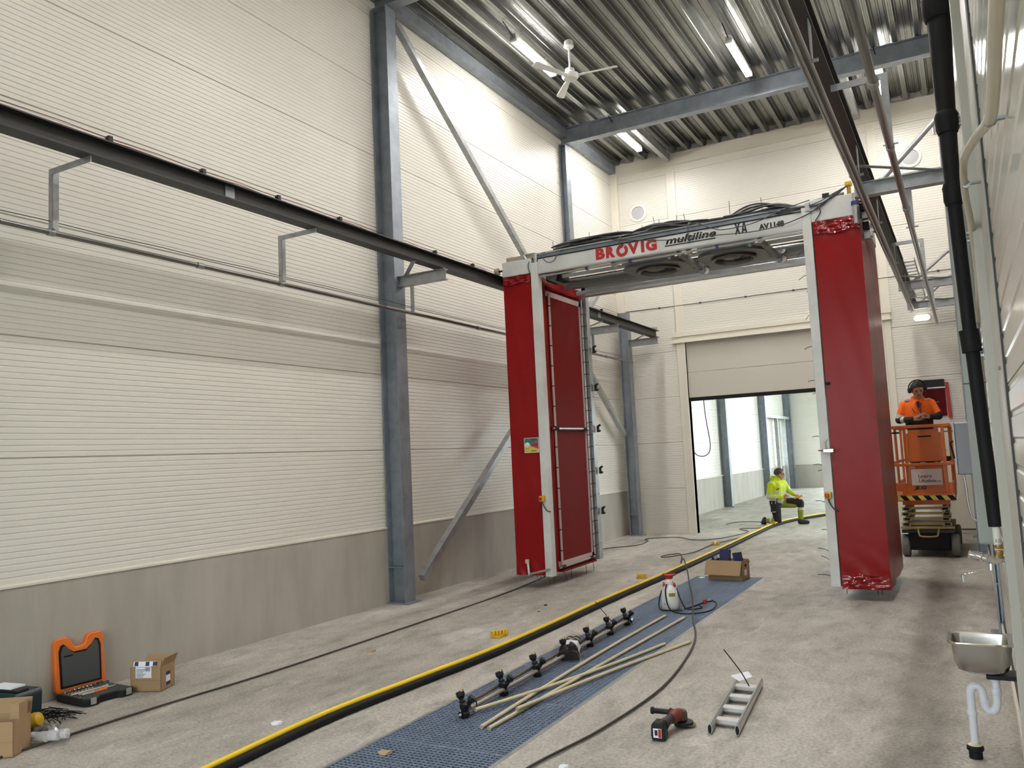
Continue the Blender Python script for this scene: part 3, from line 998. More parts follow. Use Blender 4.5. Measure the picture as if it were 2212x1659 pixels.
tower(-5.20, -4.785, 0.165, 4.04, 10.93).build('tower_cover', M_red, g, smooth=35)
tower(-1.285, -0.81, 0.12, 4.075, 11.12).build('tower_cover', M_red, g, smooth=35)
def crease(x0, x1, z0, z1, seed):
    """glossy crumpled hem of the red wrapping film"""
    rr = random.Random(seed)
    nx, nz = 26, 9
    ph = [rr.uniform(0, 6) for _ in range(6)]
    vs = []
    for k in range(nz + 1):
        for j in range(nx + 1):
            u, v = j / nx, k / nz
            d = 0.007 * math.sin(22 * v + 5 * u + ph[0]) + 0.006 * math.sin(13 * u - 17 * v + ph[1]) + 0.006 * rr.uniform(-1, 1)
            vs.append((x0 + (x1 - x0) * u, GY - 0.016 - d * min(1, 6 * u, 6 * (1 - u)), z0 + (z1 - z0) * v + 0.012 * math.sin(9 * u + ph[2]) * (k in (0, nz))))
    n = len(vs)
    vs += [(a, GY - 0.001, c) for a, b, c in vs]
    fs = [(k * (nx + 1) + j, k * (nx + 1) + j + 1, (k + 1) * (nx + 1) + j + 1, (k + 1) * (nx + 1) + j) for k in range(nz) for j in range(nx)]
    edge = list(range(nx + 1)) + [k * (nx + 1) + nx for k in range(1, nz + 1)] + [nz * (nx + 1) + j for j in range(nx - 1, -1, -1)] + [k * (nx + 1) for k in range(nz - 1, 0, -1)]
    fs += [(edge[i], edge[(i + 1) % len(edge)], edge[(i + 1) % len(edge)] + n, edge[i] + n) for i in range(len(edge))]
    MB().add(vs, fs).build('film_hem', M_crease, g, smooth=50)


crease(-1.28, -0.815, 0.135, 0.27, 1)
crease(-1.28, -0.815, 3.93, 4.065, 2)
crease(-5.195, -4.79, 3.93, 4.03, 3)


# legs
def leg(x0, x1, y0, y1, z0, z1, m, nm):
    mb = MB()
    t = 0.008
    mb.prism([(x0, y0), (x1, y0), (x1, y0 + t), (x1, y1), (x1 - t, y1), (x1 - t, y0 + t), (x0 + t, y0 + t), (x0 + t, y1), (x0, y1)], (0, 0, z0), (1, 0, 0), (0, 1, 0), (0, 0, z1 - z0))
    return mb.build(nm, m, g, bevel=0.003)


leg(-4.775, -4.675, GY - 0.025, GY + 0.09, 0.155, 4.17, M_white_steel, 'front_leg')
leg(-1.39, -1.295, GY - 0.025, GY + 0.09, 0.145, 4.25, M_white_steel, 'front_leg')
leg(-4.80, -4.715, GB - 0.06, GB + 0.06, 0.17, 4.1, M_galv, 'rear_leg')
leg(-1.30, -1.215, GB - 0.06, GB + 0.06, 0.17, 4.1, M_galv, 'rear_leg')
# white head boxes over the towers
MB().box((-5.205, GY - 0.012, 4.04), (-4.775, 11.02, 4.24)).build('head_box', M_white_steel, g, bevel=0.01)
MB().box((-1.30, GY - 0.012, 4.075), (-0.80, 11.14, 4.32)).build('head_box', M_white_steel, g, bevel=0.01)
MB().box((-5.15, GY + 0.02, 4.24), (-4.70, GY + 0.16, 4.30)).build('top_rail', M_clampgrey, g)
# lettered crossbeam
beam = MB().box((-4.675, GY, 4.03), (-1.39, GY + 0.05, 4.215)).build('crossbeam', M_white_steel, g, bevel=0.004)
MB().box((-4.675, GY - 0.012, 4.012), (-1.39, GY + 0.06, 4.032)).build('lower_lip', M_alu, beam)
MB().box((-4.675, GY - 0.006, 4.212), (-1.39, GY + 0.09, 4.225)).build('upper_lip', M_black, beam)
MB().box((-4.70, GY + 0.05, 4.235), (-1.30, GY + 0.14, 4.285)).build('cable_channel', M_galv_d, g, bevel=0.004)
MB().box((-4.70, GY + 0.03, 4.285), (-1.30, GY + 0.05, 4.30)).build('channel_edge', M_alu, g)
MB().box((-4.90, GY + 0.22, 4.20), (-1.30, GY + 0.30, 4.27)).build('cable_channel', M_galv_d, g)
# rear beam and the carriage tracks between
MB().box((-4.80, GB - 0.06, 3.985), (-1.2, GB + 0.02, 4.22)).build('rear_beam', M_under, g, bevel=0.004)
MB().box((-4.72, 10.62, 3.93), (-1.3, 10.70, 3.985)).build('track', M_alu, g, bevel=0.004)
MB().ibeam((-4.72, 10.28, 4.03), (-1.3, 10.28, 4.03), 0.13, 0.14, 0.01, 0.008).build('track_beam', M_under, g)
MB().tube([(-4.72, 9.98, 4.0), (-1.3, 9.98, 4.0)], 0.022, 10).build('drive_shaft', M_tube, g)
MB().box((-4.72, 9.66, 3.99), (-1.3, 9.70, 4.03)).build('track', M_white_steel, g)
MB().tube([(-4.74, 10.84, 3.955), (-1.3, 10.84, 3.955)], 0.03, 10).build('water_pipe', M_alu, g)
MB().tube([(-4.66, GY + 0.02, 3.985), (-1.40, GY + 0.02, 3.985)], 0.014, 8).build('water_pipe', M_alu, g)
for x in (-3.42, -2.35, -4.0):
    MB().box((x - 0.018, GY + 0.0, 3.968), (x + 0.018, GY + 0.045, 4.005)).build('pipe_clip', M_blue, g)
# two ring carriages
for cx, cy in ((-3.24, 9.90), (-2.29, 9.91)):
    z = 3.95
    mb = MB()
    N = 32
    vs, fs = [], []
    w, d = 0.40, 0.36
    for k in range(N):
        a = 2 * PI * k / N
        ca, sa = math.cos(a), math.sin(a)
        q = min(w / max(abs(ca), 1e-6), d / max(abs(sa), 1e-6), 0.44)
        for zz in (z, z + 0.035):
            vs += [(cx + 0.235 * ca, cy + 0.235 * sa, zz), (cx + q * ca, cy + q * sa, zz)]
    for k in range(N):
        a, b = 4 * k, 4 * ((k + 1) % N)
        fs += [(a, a + 1, b + 1, b), (a + 2, b + 2, b + 3, a + 3), (a, b, b + 2, a + 2), (a + 1, a + 3, b + 3, b + 1)]
    mb.add(vs, fs)
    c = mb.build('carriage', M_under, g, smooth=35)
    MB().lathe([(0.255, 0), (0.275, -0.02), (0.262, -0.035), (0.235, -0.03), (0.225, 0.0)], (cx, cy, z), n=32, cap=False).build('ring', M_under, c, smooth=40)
    MB().lathe([(0.225, 0.10), (0.22, 0.10), (0.22, 0.0), (0.225, 0.0)], (cx, cy, z + 0.02), n=32, cap=False).build('ring_wall', M_rail, c, smooth=40)
    MB().bar((cx - 0.23, cy + 0.02, z + 0.03), (cx + 0.23, cy + 0.02, z + 0.03), 0.05, 0.02).build('spider', M_rail, c)
    MB().bar((cx, cy - 0.23, z + 0.03), (cx, cy + 0.23, z + 0.03), 0.09, 0.02).build('spider', M_rail, c)
    MB().lathe([(0.085, -0.02), (0.11, -0.01), (0.11, 0.01), (0.05, 0.04)], (cx + 0.01, cy - 0.17, z - 0.02), n=20).build('hub', mat('olive_hub', (0.10, 0.10, 0.07), 0.5), c, smooth=40)
    MB().box((cx - 0.34, cy - 0.40, z + 0.035), (cx + 0.34, cy - 0.37, z + 0.13)).build('front_plate', M_galv, c)
    MB().box((cx - 0.34, cy + 0.37, z + 0.035), (cx + 0.34, cy + 0.40, z + 0.13)).build('rear_plate', M_galv, c)
    MB().bar((cx + 0.41, cy - 0.42, z + 0.05), (cx + 0.47, cy + 0.30, z - 0.005), 0.055, 0.05).build('side_arm', M_under, c)
    for (rx, ry, rz) in ((cx + 0.41, cy - 0.44, z + 0.06), (cx - 0.42, cy - 0.44, z + 0.05)):
        r = MB().cyl((rx, ry - 0.03, rz), (rx, ry + 0.03, rz), 0.036, 18).build('roller', M_roll, c, smooth=40)
        MB().cyl((rx, ry - 0.036, rz), (rx, ry - 0.028, rz), 0.016, 12).build('roller_hub', M_black, r)
    for (rx, ry, rz) in ((cx + 0.53, cy + 0.33, z + 0.07), (cx + 0.53, cy + 0.36, z - 0.03)):
        r = MB().cyl((rx - 0.02, ry - 0.025, rz), (rx - 0.02, ry + 0.025, rz), 0.042, 18).build('roller', M_roll, c, smooth=40)
        MB().cyl((rx - 0.02, ry - 0.03, rz), (rx - 0.02, ry - 0.022, rz), 0.014, 12).build('roller_hub', M_galv, r)
    MB().box((cx + 0.44, cy + 0.28, z - 0.06), (cx + 0.50, cy + 0.40, z + 0.11)).build('roller_bracket', M_galv_d, c)
    MB().box((cx + 0.28, cy - 0.48, z + 0.0), (cx + 0.31, cy - 0.44, z + 0.11)).build('limit_switch', M_galv, c)

# travel wheels and drives
for sx, z in ((-5.285, 4.135), (-0.70, 4.215)):
    for y in (9.36, 10.85):
        w = MB().lathe([(0.02, -0.024), (0.046, -0.024), (0.05, -0.018), (0.05, 0.018), (0.046, 0.024), (0.02, 0.024)], (sx, y, z), (1, 0, 0), 24).build('travel_wheel', M_wheel, g, smooth=40)
        MB().cyl((sx - 0.04, y, z), (sx + (0.11 if sx < -3 else -0.11), y, z), 0.012, 10).build('axle', M_black, w)
MB().box((-4.70, 9.62, 3.96), (-4.48, 9.9, 4.1)).build('drive_motor', M_black, g, bevel=0.02)
MB().cyl((-4.60, 9.55, 4.02), (-4.60, 9.98, 4.02), 0.07, 18).build('drive_motor', mat('motor_grey', (0.16, 0.18, 0.19), 0.5), g, smooth=40)
# guide roller group, cylinder and clamps on the right head
mb = MB()
mb.cyl((-0.83, GY - 0.06, 3.97), (-0.83, GY - 0.06, 4.30), 0.033, 14)
c = mb.build('lifting_pin', M_alu, g, smooth=40)
MB().cyl((-0.83, GY - 0.06, 4.17), (-0.83, GY - 0.06, 4.21), 0.045, 14).build('collar', M_blue, c)
for i, (dy, dz) in enumerate(((0.04, 4.18), (0.10, 4.10), (0.16, 4.0), (0.20, 3.9))):
    MB().box((-0.80, GY + dy, dz - 0.05), (-0.735, GY + dy + 0.10, dz + 0.03)).build('guide_bracket', M_galv if i % 2 else M_black, g, bevel=0.006)
    MB().cyl((-0.735, GY + dy + 0.05, dz), (-0.705, GY + dy + 0.05, dz), 0.036, 14).build('guide_roller', M_roll, g, smooth=40)
# inside face of the left tower: pale frame, red panel darkened for its shade, spray pipes
XI = -4.785
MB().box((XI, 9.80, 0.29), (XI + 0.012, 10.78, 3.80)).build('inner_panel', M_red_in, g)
M_pink = mat('pinkish_white_edge', (0.52, 0.40, 0.38), 0.5)
for a, b in (((XI, 10.80, 0.22), (XI + 0.016, 10.92, 3.86)), ((XI, 9.74, 0.22), (XI + 0.016, 10.92, 0.285)), ((XI, 9.74, 3.80), (XI + 0.016, 10.92, 3.87))):
    MB().box(a, b).build('inner_frame', M_pink, g)
sp = MB().tube([(XI + 0.03, 9.79, 0.21), (XI + 0.03, 9.79, 3.83)], 0.017, 10).build('spray_pipe', M_pink, g, smooth=40)
for k in range(13):
    z = 0.42 + k * 0.27
    MB().tube([(XI + 0.03, 9.79, z), (XI + 0.03, 9.79, z + 0.012)], 0.02, 10).build('pipe_tie', M_black, sp)
sp2 = MB().tube([(XI + 0.03, 10.86, 0.25), (XI + 0.03, 10.86, 3.9)], 0.015, 10).build('spray_pipe', M_alu, g, smooth=40)
for k in range(20):
    z = 0.36 + k * 0.175
    ln = 0.035 if k % 4 else 0.14
    MB().tube([(XI + 0.03, 10.82, z), (XI + 0.05, 10.88, z + 0.01), (XI + 0.07, 10.90 + ln, z + ln * 0.25)], 0.005, 5).build('pipe_tie', M_black, sp2)
for k, z in enumerate((3.18, 2.62, 2.02, 1.42, 0.84)):
    mb = MB()
    mb.cyl((XI + 0.10, 11.06, z - 0.045), (XI + 0.10, 11.06, z + 0.045), 0.02, 10)
    n = mb.build('nozzle', M_blackp, g, smooth=40)
    MB().cyl((XI + 0.10, 11.06, z + 0.04), (XI + 0.14, 11.06, z + 0.06), 0.016, 10).build('nozzle_tip', M_blackp, n)
    MB().cyl((XI + 0.10, 11.06, z - 0.03), (XI + 0.14, 11.06, z - 0.025), 0.016, 10).build('nozzle_tip', M_blackp, n)
for z in (2.02, 0.215):
    m = MB().tube([(XI + 0.035, 9.72, z), (XI + 0.035, 10.84, z + 0.005)], 0.018, 10).build('cross_pipe', M_alu if z > 1 else M_clampgrey, g, smooth=40)
    for y in (9.80, 10.72):
        MB().tube([(XI + 0.035, y - 0.05, z), (XI + 0.035, y + 0.05, z)], 0.026, 10).build('clamp', M_black, m)
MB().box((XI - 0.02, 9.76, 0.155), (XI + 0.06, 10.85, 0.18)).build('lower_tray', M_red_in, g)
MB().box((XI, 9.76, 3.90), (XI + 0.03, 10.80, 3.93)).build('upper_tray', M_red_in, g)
# spray bracket at the foot of the left tower
p = MB().tube([(-4.99, GY - 0.05, 0.185), (-4.70, GY - 0.05, 0.25)], 0.016, 10).build('foot_pipe', M_alu, g, smooth=40)
MB().tube([(-4.995, GY - 0.05, 0.17), (-5.0, GY - 0.06, 0.32)], 0.014, 8).build('foot_nozzle', M_white, p, smooth=40)
MB().box((-5.03, GY - 0.075, 0.32), (-4.985, GY - 0.04, 0.37)).build('nozzle_cap', mat('pale_tan', (0.55, 0.48, 0.33), 0.5), p)
# right leg joint with its spray pivot
p = MB().box((-1.36, GY - 0.07, 1.555), (-1.25, GY - 0.03, 1.60)).build('pivot', M_chrome, g, bevel=0.008)
MB().tube([(-1.34, GY - 0.06, 1.60), (-1.34, GY - 0.06, 1.68), (-1.31, GY - 0.06, 1.70)], 0.012, 8).build('pivot_cap', M_roll, p)
MB().box((-1.41, GY - 0.05, 1.575), (-1.21, GY - 0.035, 1.588)).build('pivot_bar', M_tool_red, p)
MB().box((-1.285, GY - 0.02, 2.28), (-1.24, GY - 0.005, 2.31)).build('cable_gland', M_black, g)
# emergency stops
for x, z in ((-4.755, 1.13), (-1.345, 1.105)):
    b = MB().box((x - 0.036, GY - 0.085, z - 0.036), (x + 0.036, GY - 0.025, z + 0.036)).build('emergency_stop', M_yclip, g, bevel=0.008)
    MB().lathe([(0.012, 0), (0.014, 0.012), (0.022, 0.014), (0.022, 0.024), (0.016, 0.03)], (x - 0.005, GY - 0.085, z), (0, -1, 0), 18).build('stop_button', M_redp, b, smooth=40)
    MB().tube(smoothpath([(x, GY - 0.055, z - 0.035), (x + 0.01, GY - 0.055, z - 0.08), (x + 0.05, GY - 0.04, z - 0.15), (x + 0.09, GY - 0.01, z - 0.17)], 5), 0.007, 6).build('stop_cable', M_cable, b, smooth=40)
# driver signal plate: green, red, yellow fields and a white lamp
y = GY - 0.016
s0, s1, t0, t1 = -4.995, -4.785, 1.715, 1.905
sg = MB().prism([(s0, t0), (s1, t0), (s1, t1), (s0, t1)], (0, y, 0), (1, 0, 0), (0, 0, 1), (0, 0.010, 0)).build('signal_plate', M_paper, g)
cxx, czz = s0 + 0.05, t0 + 0.095
for nm, poly, m in (('green_field', [(s0 + .006, czz), (cxx + 0.04, czz + 0.01), (s1 - .006, t1 - 0.035), (s1 - .006, t1 - .006), (s0 + .006, t1 - .006)], M_sg),
                    ('red_field', [(cxx + 0.04, czz + 0.01), (cxx + 0.04, czz - 0.01), (s1 - .006, t0 + 0.045), (s1 - .006, t1 - 0.035)], M_sr),
                    ('yellow_field', [(s0 + .006, t0 + .006), (s1 - .006, t0 + .006), (s1 - .006, t0 + 0.045), (cxx + 0.04, czz - 0.01), (s0 + .006, czz)], M_sy)):
    MB().prism(poly, (0, y - 0.002, 0), (1, 0, 0), (0, 0, 1), (0, 0.002, 0)).build(nm, m, sg)
MB().ball((cxx, y - 0.012, czz), 0.038, 18, 12, (1, 0.7, 1)).build('signal_lamp', M_white, sg, smooth=60)
lettering('signal_lettering', 'STOPP', s0 + 0.105, s1 - 0.018, czz - 0.006, czz + 0.014, y - 0.002, M_ink, sg, bold=0.02)
lettering('signal_lettering', 'RYGG', s0 + 0.105, s1 - 0.035, t0 + 0.012, t0 + 0.034, y - 0.002, M_ink, sg, bold=0.02)
lettering('signal_lettering', 'KJØR', s0 + 0.105, s1 - 0.03, t1 - 0.034, t1 - 0.014, y - 0.002, M_ink, sg, bold=0.02)
# crossbeam lettering
yf = GY - 0.001
w0, w1 = -3.861, -3.066
def lx(c):
    return w0 + (c - 195) / 1535 * (w1 - w0)
for ch, a, b in (('B', 195, 430), ('R', 460, 695), ('V', 1020, 1295), ('I', 1345, 1425), ('G', 1465, 1732)):
    lettering('red_lettering', ch, lx(a), lx(b), 4.066, 4.208, yf, M_redtxt, beam, bold=0.06)
oc, oz, ro, ri = lx(872), 4.131, 0.078, 0.036
n, vs, fs = 40, [], []
for k in range(n + 1):
    a = math.radians(76 + 338 * k / n)
    vs += [(oc + ro * math.cos(a), yf - 0.002, oz + ro * math.sin(a)), (oc + ri * math.cos(a), yf - 0.002, oz + ri * math.sin(a))]
fs = [(2 * k, 2 * k + 1, 2 * k + 3, 2 * k + 2) for k in range(n)]
MB().add(vs, fs).build('red_lettering', M_redtxt, beam)
MB().add([(oc + 0.004, yf - 0.003, oz + 0.10), (oc + 0.03, yf - 0.003, oz + 0.06), (oc - 0.004, yf - 0.003, oz + 0.03)], [(0, 1, 2)]).build('red_lettering', M_redtxt, beam)
lettering('black_lettering', 'multiline', -2.955, -2.345, 4.108, 4.196, yf, M_ink, beam, bold=0.03, shear=0.25)
MB().prism([(-2.97, 4.086), (-2.36, 4.082), (-2.355, 4.094), (-2.965, 4.098)], (0, yf - 0.003, 0), (1, 0, 0), (0, 0, 1), (0, 0.002, 0)).build('lettering_underline', M_ink, beam)
lettering('black_lettering', '®', -2.345, -2.305, 4.195, 4.225, yf, M_ink, beam)
def glyph(polys, x0, z0, w, h):
    mb = MB()
    for k, poly in enumerate(polys):
        mb.prism([(x0 + a * w, z0 + b * h) for a, b in poly], (0, yf - 0.002 - 0.0003 * k, 0), (1, 0, 0), (0, 0, 1), (0, 0.001, 0))
    mb.build('black_lettering', M_ink, beam)
glyph([[(0, 1), (0.30, 1), (1, 0), (0.70, 0)], [(0, 0), (0.30, 0), (1, 1), (0.70, 1)]], -2.132, 4.086, 0.066, 0.128)
glyph([[(0, 0), (0.27, 0), (0.58, 1), (0.34, 1)], [(0.42, 1), (0.66, 1), (1, 0), (0.72, 0)], [(0.2, 0.22), (0.8, 0.22), (0.74, 0.40), (0.26, 0.40)]], -2.056, 4.086, 0.066, 0.128)
lettering('black_lettering', 'AV', -1.861, -1.745, 4.09, 4.158, yf, M_ink, beam, bold=0.06)
lettering('black_lettering', '1148', -1.735, -1.583, 4.09, 4.158, yf, M_ink, beam, bold=0.06)
# cable bundles on top
rnd = random.Random(3)
def bundle(x0, x1, n, h, m=M_cable):
    for i in range(n):
        ph = rnd.uniform(0, 6)
        oy, oz2 = rnd.uniform(-0.07, 0.07), rnd.uniform(0, h)
        pts = []
        L = x1 - x0
        e0, e1 = rnd.uniform(0, 0.12) * L, rnd.uniform(0, 0.12) * L
        for k in range(9):
            t = k / 8
            x = x0 + e0 + (L - e0 - e1) * t
            pts.append((x, GY + 0.15 + oy + 0.03 * math.sin(ph + t * 5), 4.315 + oz2 * math.sin(PI * min(1, max(0.08, t * 0.86 + 0.07))) + 0.018 * math.sin(ph * 2 + t * 7)))
        MB().tube(smoothpath(pts, 4), 0.0115, 6).build('cable', m, g, smooth=60)


bundle(-4.55, -3.35, 14, 0.12)
bundle(-3.50, -2.45, 14, 0.13)
bundle(-2.30, -1.45, 11, 0.11)
bundle(-4.4, -1.6, 8, 0.03)
for i in range(4):
    MB().tube(smoothpath([(-3.1 + i * 0.05, GY + 0.22 + 0.02 * i, 4.33), (-2.6, GY + 0.24, 4.36), (-2.0, GY + 0.26, 4.34 + 0.01 * i), (-1.4, GY + 0.25, 4.33)], 5), 0.012, 6).build('hose', M_purple, g, smooth=60)
# fan of wires up to the yellow connector over the right tower
cn = MB().box((-0.93, GY + 0.02, 4.42), (-0.86, GY + 0.10, 4.47)).build('connector', M_yclip, g, bevel=0.01)
MB().cyl((-0.895, GY + 0.06, 4.33), (-0.895, GY + 0.06, 4.43), 0.022, 10).build('connector_post', M_brass, cn)
for i in range(5):
    z = 4.26 + 0.012 * (i % 3)
    MB().tube(smoothpath([(-2.2 + 0.12 * i, GY + 0.08, 4.32), (-1.75 + 0.03 * i, GY + 0.02 + 0.02 * (i % 3), 4.30 - 0.012 * i), (-1.25, GY - 0.03, z - 0.02 * (i % 4)), (-1.05, GY - 0.02, 4.31 + 0.01 * i), (-0.90, GY + 0.05, 4.43)], 7), 0.005, 6).build('wire', M_cable, g, smooth=60)
for pts in ([(-4.55, GY + 0.1, 4.31), (-4.60, GY - 0.03, 4.26), (-4.54, GY - 0.035, 4.15), (-4.44, GY - 0.035, 4.14), (-4.38, GY - 0.03, 4.22), (-4.37, GY + 0.06, 4.31)],
            [(-3.75, GY + 0.1, 4.34), (-3.55, GY - 0.02, 4.27), (-3.2, GY - 0.03, 4.20), (-2.8, GY - 0.03, 4.14), (-2.5, GY - 0.03, 4.125), (-2.2, GY - 0.03, 4.10), (-1.9, GY - 0.03, 4.08), (-1.6, GY - 0.03, 4.10), (-1.3, GY - 0.035, 4.18), (-1.0, GY + 0.0, 4.36)],
            [(-2.62, GY + 0.1, 4.34), (-2.5, GY - 0.02, 4.27), (-2.3, GY - 0.03, 4.17), (-2.05, GY - 0.03, 4.165), (-1.85, GY - 0.03, 4.19), (-1.6, GY - 0.02, 4.27), (-1.3, GY + 0.03, 4.34)],
            [(-3.50, GY + 0.08, 4.34), (-3.52, GY - 0.03, 4.29), (-3.53, GY - 0.03, 4.20), (-3.52, GY - 0.012, 4.16)],
            [(-2.66, GY + 0.08, 4.34), (-2.66, GY - 0.02, 4.31), (-2.665, GY - 0.03, 4.2), (-2.665, GY - 0.02, 4.09)],
            [(-1.30, GY - 0.02, 4.26), (-1.22, GY - 0.04, 4.24), (-1.19, GY - 0.04, 4.17), (-1.25, GY - 0.03, 4.08)],
            [(-4.79, GY - 0.01, 4.20), (-4.80, GY - 0.035, 4.14), (-4.79, GY - 0.03, 4.05), (-4.775, GY - 0.01, 4.03)]):
    MB().tube(smoothpath(pts, 6), 0.006, 6).build('wire', M_cable, g, smooth=60)
MB().tube([(-4.72, GY + 0.03, 4.17), (-4.72, GY + 0.03, 4.30)], 0.028, 12).build('air_pipe', M_alu, g, smooth=40)
MB().tube(smoothpath([(-4.83, GY + 0.0, 4.22), (-4.86, GY - 0.02, 4.29), (-4.80, GY + 0.02, 4.305), (-4.70, GY + 0.03, 4.30)], 5), 0.011, 8).build('air_pipe', M_alu, g, smooth=40)
MB().box((-1.17, GY + 0.05, 4.35), (-1.10, GY + 0.10, 4.39)).build('sensor_box', M_blackp, g)
MB().tube([(-1.3, GY + 0.10, 4.32), (-0.95, GY + 0.10, 4.35)], 0.03, 10).build('cable_sleeve', M_cable, g, smooth=40)
MB().box((-1.345, GY - 0.03, 4.22), (-1.30, GY - 0.0, 4.30)).build('switch_box', M_alu, g)
# black tie tails, too thin to pick apart
mb = MB()
def tie(p, q):
    p, q = Vector(p), Vector(q)
    mid = (p + q) / 2 + Vector((0, 0, 0.01))
    mb.tube([p, mid, q], 0.0032, 4)
for x, dx, h in ((-3.98, -.005, .07), (-3.60, 0, .03), (-3.28, 0, .03), (-3.11, -.02, .11), (-3.06, 0, .07), (-2.84, 0, .08), (-2.73, -.02, .08), (-2.20, 0, .13), (-1.83, -.01, .10), (-4.5, .0, .04)):
    tie((x, GY + 0.12, 4.33), (x + dx, GY + 0.12, 4.40 + h))
for x, dx in ((-5.06, .05), (-4.98, .05), (-4.93, .05), (-4.88, .05), (-4.83, .08), (-4.74, .05)):
    tie((x, GY + 0.1, 0.18), (x + dx, GY + 0.05, 0.06 + 0.07 * (x < -4.85)))
for y, dy in ((9.78, .1), (10.05, -.05), (10.5, 0), (10.75, 0)):
    tie((XI + 0.04, y, 0.17), (XI + 0.05, y + dy, 0.03))
for z, l, dz in ((3.80, .10, -.05), (3.52, .10, -.04), (3.08, .06, -.05), (2.72, .10, -.02), (3.33, .03, 0), (2.34, .09, 0), (2.20, .05, 0), (1.73, .09, 0), (1.42, .10, 0.01), (1.36, .06, 0), (1.02, .11, 0.02), (0.72, .07, .01), (0.50, .12, .03), (0.40, .10, .05), (0.24, .15, .01)):
    tie((-1.385, GY + 0.06, z), (-1.39 - l, GY + 0.10, z + dz))
for x in (-1.26, -0.98, -0.90):
    tie((x, GY + 0.15, 0.14), (x + (0.0 if x < -1 else -0.05 * (x > -0.95) + 0.03), GY + 0.12, 0.05))
mb.build('tie_tails', M_black, g, kind='stuff')
# ================================================================ FLOOR GRATINGS
seams = [0.57, 1.35, 2.25, 3.15, 4.10, 5.05, 6.10, 7.24, 8.14, 9.05, 9.94, 10.72]
gx0, gx1 = GX0 + 0.028, GX1 - 0.028
glab = ['behind the viewpoint', 'under the viewpoint edge', 'below the bottom edge of the picture', 'at the bottom edge of the picture', 'under the near end of the beige rods', 'under the black-clamped pipe, second from the near end', 'under the plastic bag of clamps', 'just in front of the pump sprayer', 'under the pump sprayer', 'between the sprayer and the carton', 'farthest one, under the open carton']
for i in range(len(seams) - 1):
    a, b = seams[i] + 0.003, seams[i + 1] - 0.003
    t = thing('floor_grating', 'galvanised floor grating panel ' + glab[i], 'grating', ((gx0 + gx1) / 2, (a + b) / 2, -0.03), 'grating panels over the drain pit')
    for y in (a, b):
        s = 0.007 if y == a else -0.007
        MB().box((gx0, y, -0.03), (gx1, y + s, 0.0)).build('end_bar', M_grate, t)
    mb = MB()
    n = int(round((gx1 - gx0) / 0.033))
    for k in range(n + 1):
        x = gx0 + (gx1 - gx0) * k / n
        mb.box((x - 0.0017, a, -0.03), (x + 0.0017, b, 0.0))
    n = int(round((b - a) / 0.033))
    for k in range(1, n):
        y = a + (b - a) * k / n
        mb.box((gx0, y - 0.003, -0.012), (gx1, y + 0.003, -0.001))
    mb.build('bars', M_grate, t, kind='stuff')

# ================================================================ HOSES AND CABLES
def run(name, pts, r, m, label, cat, k=6, n=10, parent=None):
    o = MB().tube(smoothpath(pts, k), r, n).build(name, m, parent, smooth=60)
    if parent is None:
        tag(o, label, cat)
    return o


hb = [(-3.66, 1.2), (-3.70, 2.6), (-3.755, 3.25), (-3.80, 4.2), (-3.735, 5.1), (-3.655, 6.1), (-3.645, 7.3), (-3.655, 8.5), (-3.625, 10.4), (-3.62, 12.0), (-3.63, 13.5), (-3.655, 16.0), (-3.655, 17.4), (-3.55, 18.5), (-3.30, 19.4), (-3.0, 20.2), (-2.4, 21.3), (-1.5, 22.5)]
run('black_hose', [(x + 0.022, y, 0.027) for x, y in hb], 0.027, M_black, 'thick black hose along the grating, the front one under the yellow hose', 'hose', n=12)
run('black_hose', [(x - 0.032 - 0.03 * math.exp(-((y - 4.1) / 0.7) ** 2), y, 0.023) for x, y in hb], 0.023, M_black, 'black hose lying behind the yellow hose on its wall side', 'hose', n=12)
run('yellow_hose', [(x - 0.008, y, 0.058) for x, y in hb], 0.018, M_yellow, 'long yellow hose lying on top of the two black hoses', 'hose', n=12)
hp = MB().box((-3.60, 18.0, 0.06), (-3.53, 18.06, 0.11)).build('hose_strap', M_yclip)
tag(hp, 'small yellow strap buckle on the hoses in front of the kneeling man', 'strap')
hp.location.y -= 0.55
hp.location.x -= 0.06
run('floor_cable', [(-5.24, 1.5, 0.011), (-5.237, 2.935, 0.011), (-5.205, 4.0, 0.011), (-5.123, 5.1, 0.011), (-5.11, 7.0, 0.011), (-5.128, 9.0, 0.011), (-5.35, 10.8, 0.011), (-5.75, 12.3, 0.011), (-5.72, 13.4, 0.011), (-5.30, 14.0, 0.011), (-5.35, 14.7, 0.011), (-5.50, 15.05, 0.011), (-5.0, 15.35, 0.011), (-4.5, 14.9, 0.011), (-4.1, 15.3, 0.011), (-3.9, 16.4, 0.011), (-4.2, 17.0, 0.011), (-3.75, 17.3, 0.011), (-3.9, 18.4, 0.011), (-4.6, 18.6, 0.011), (-4.75, 18.0, 0.011)], 0.0072, M_cable_d, 'dark cable on the floor along the left wall, running to the far gate', 'cable', n=8)
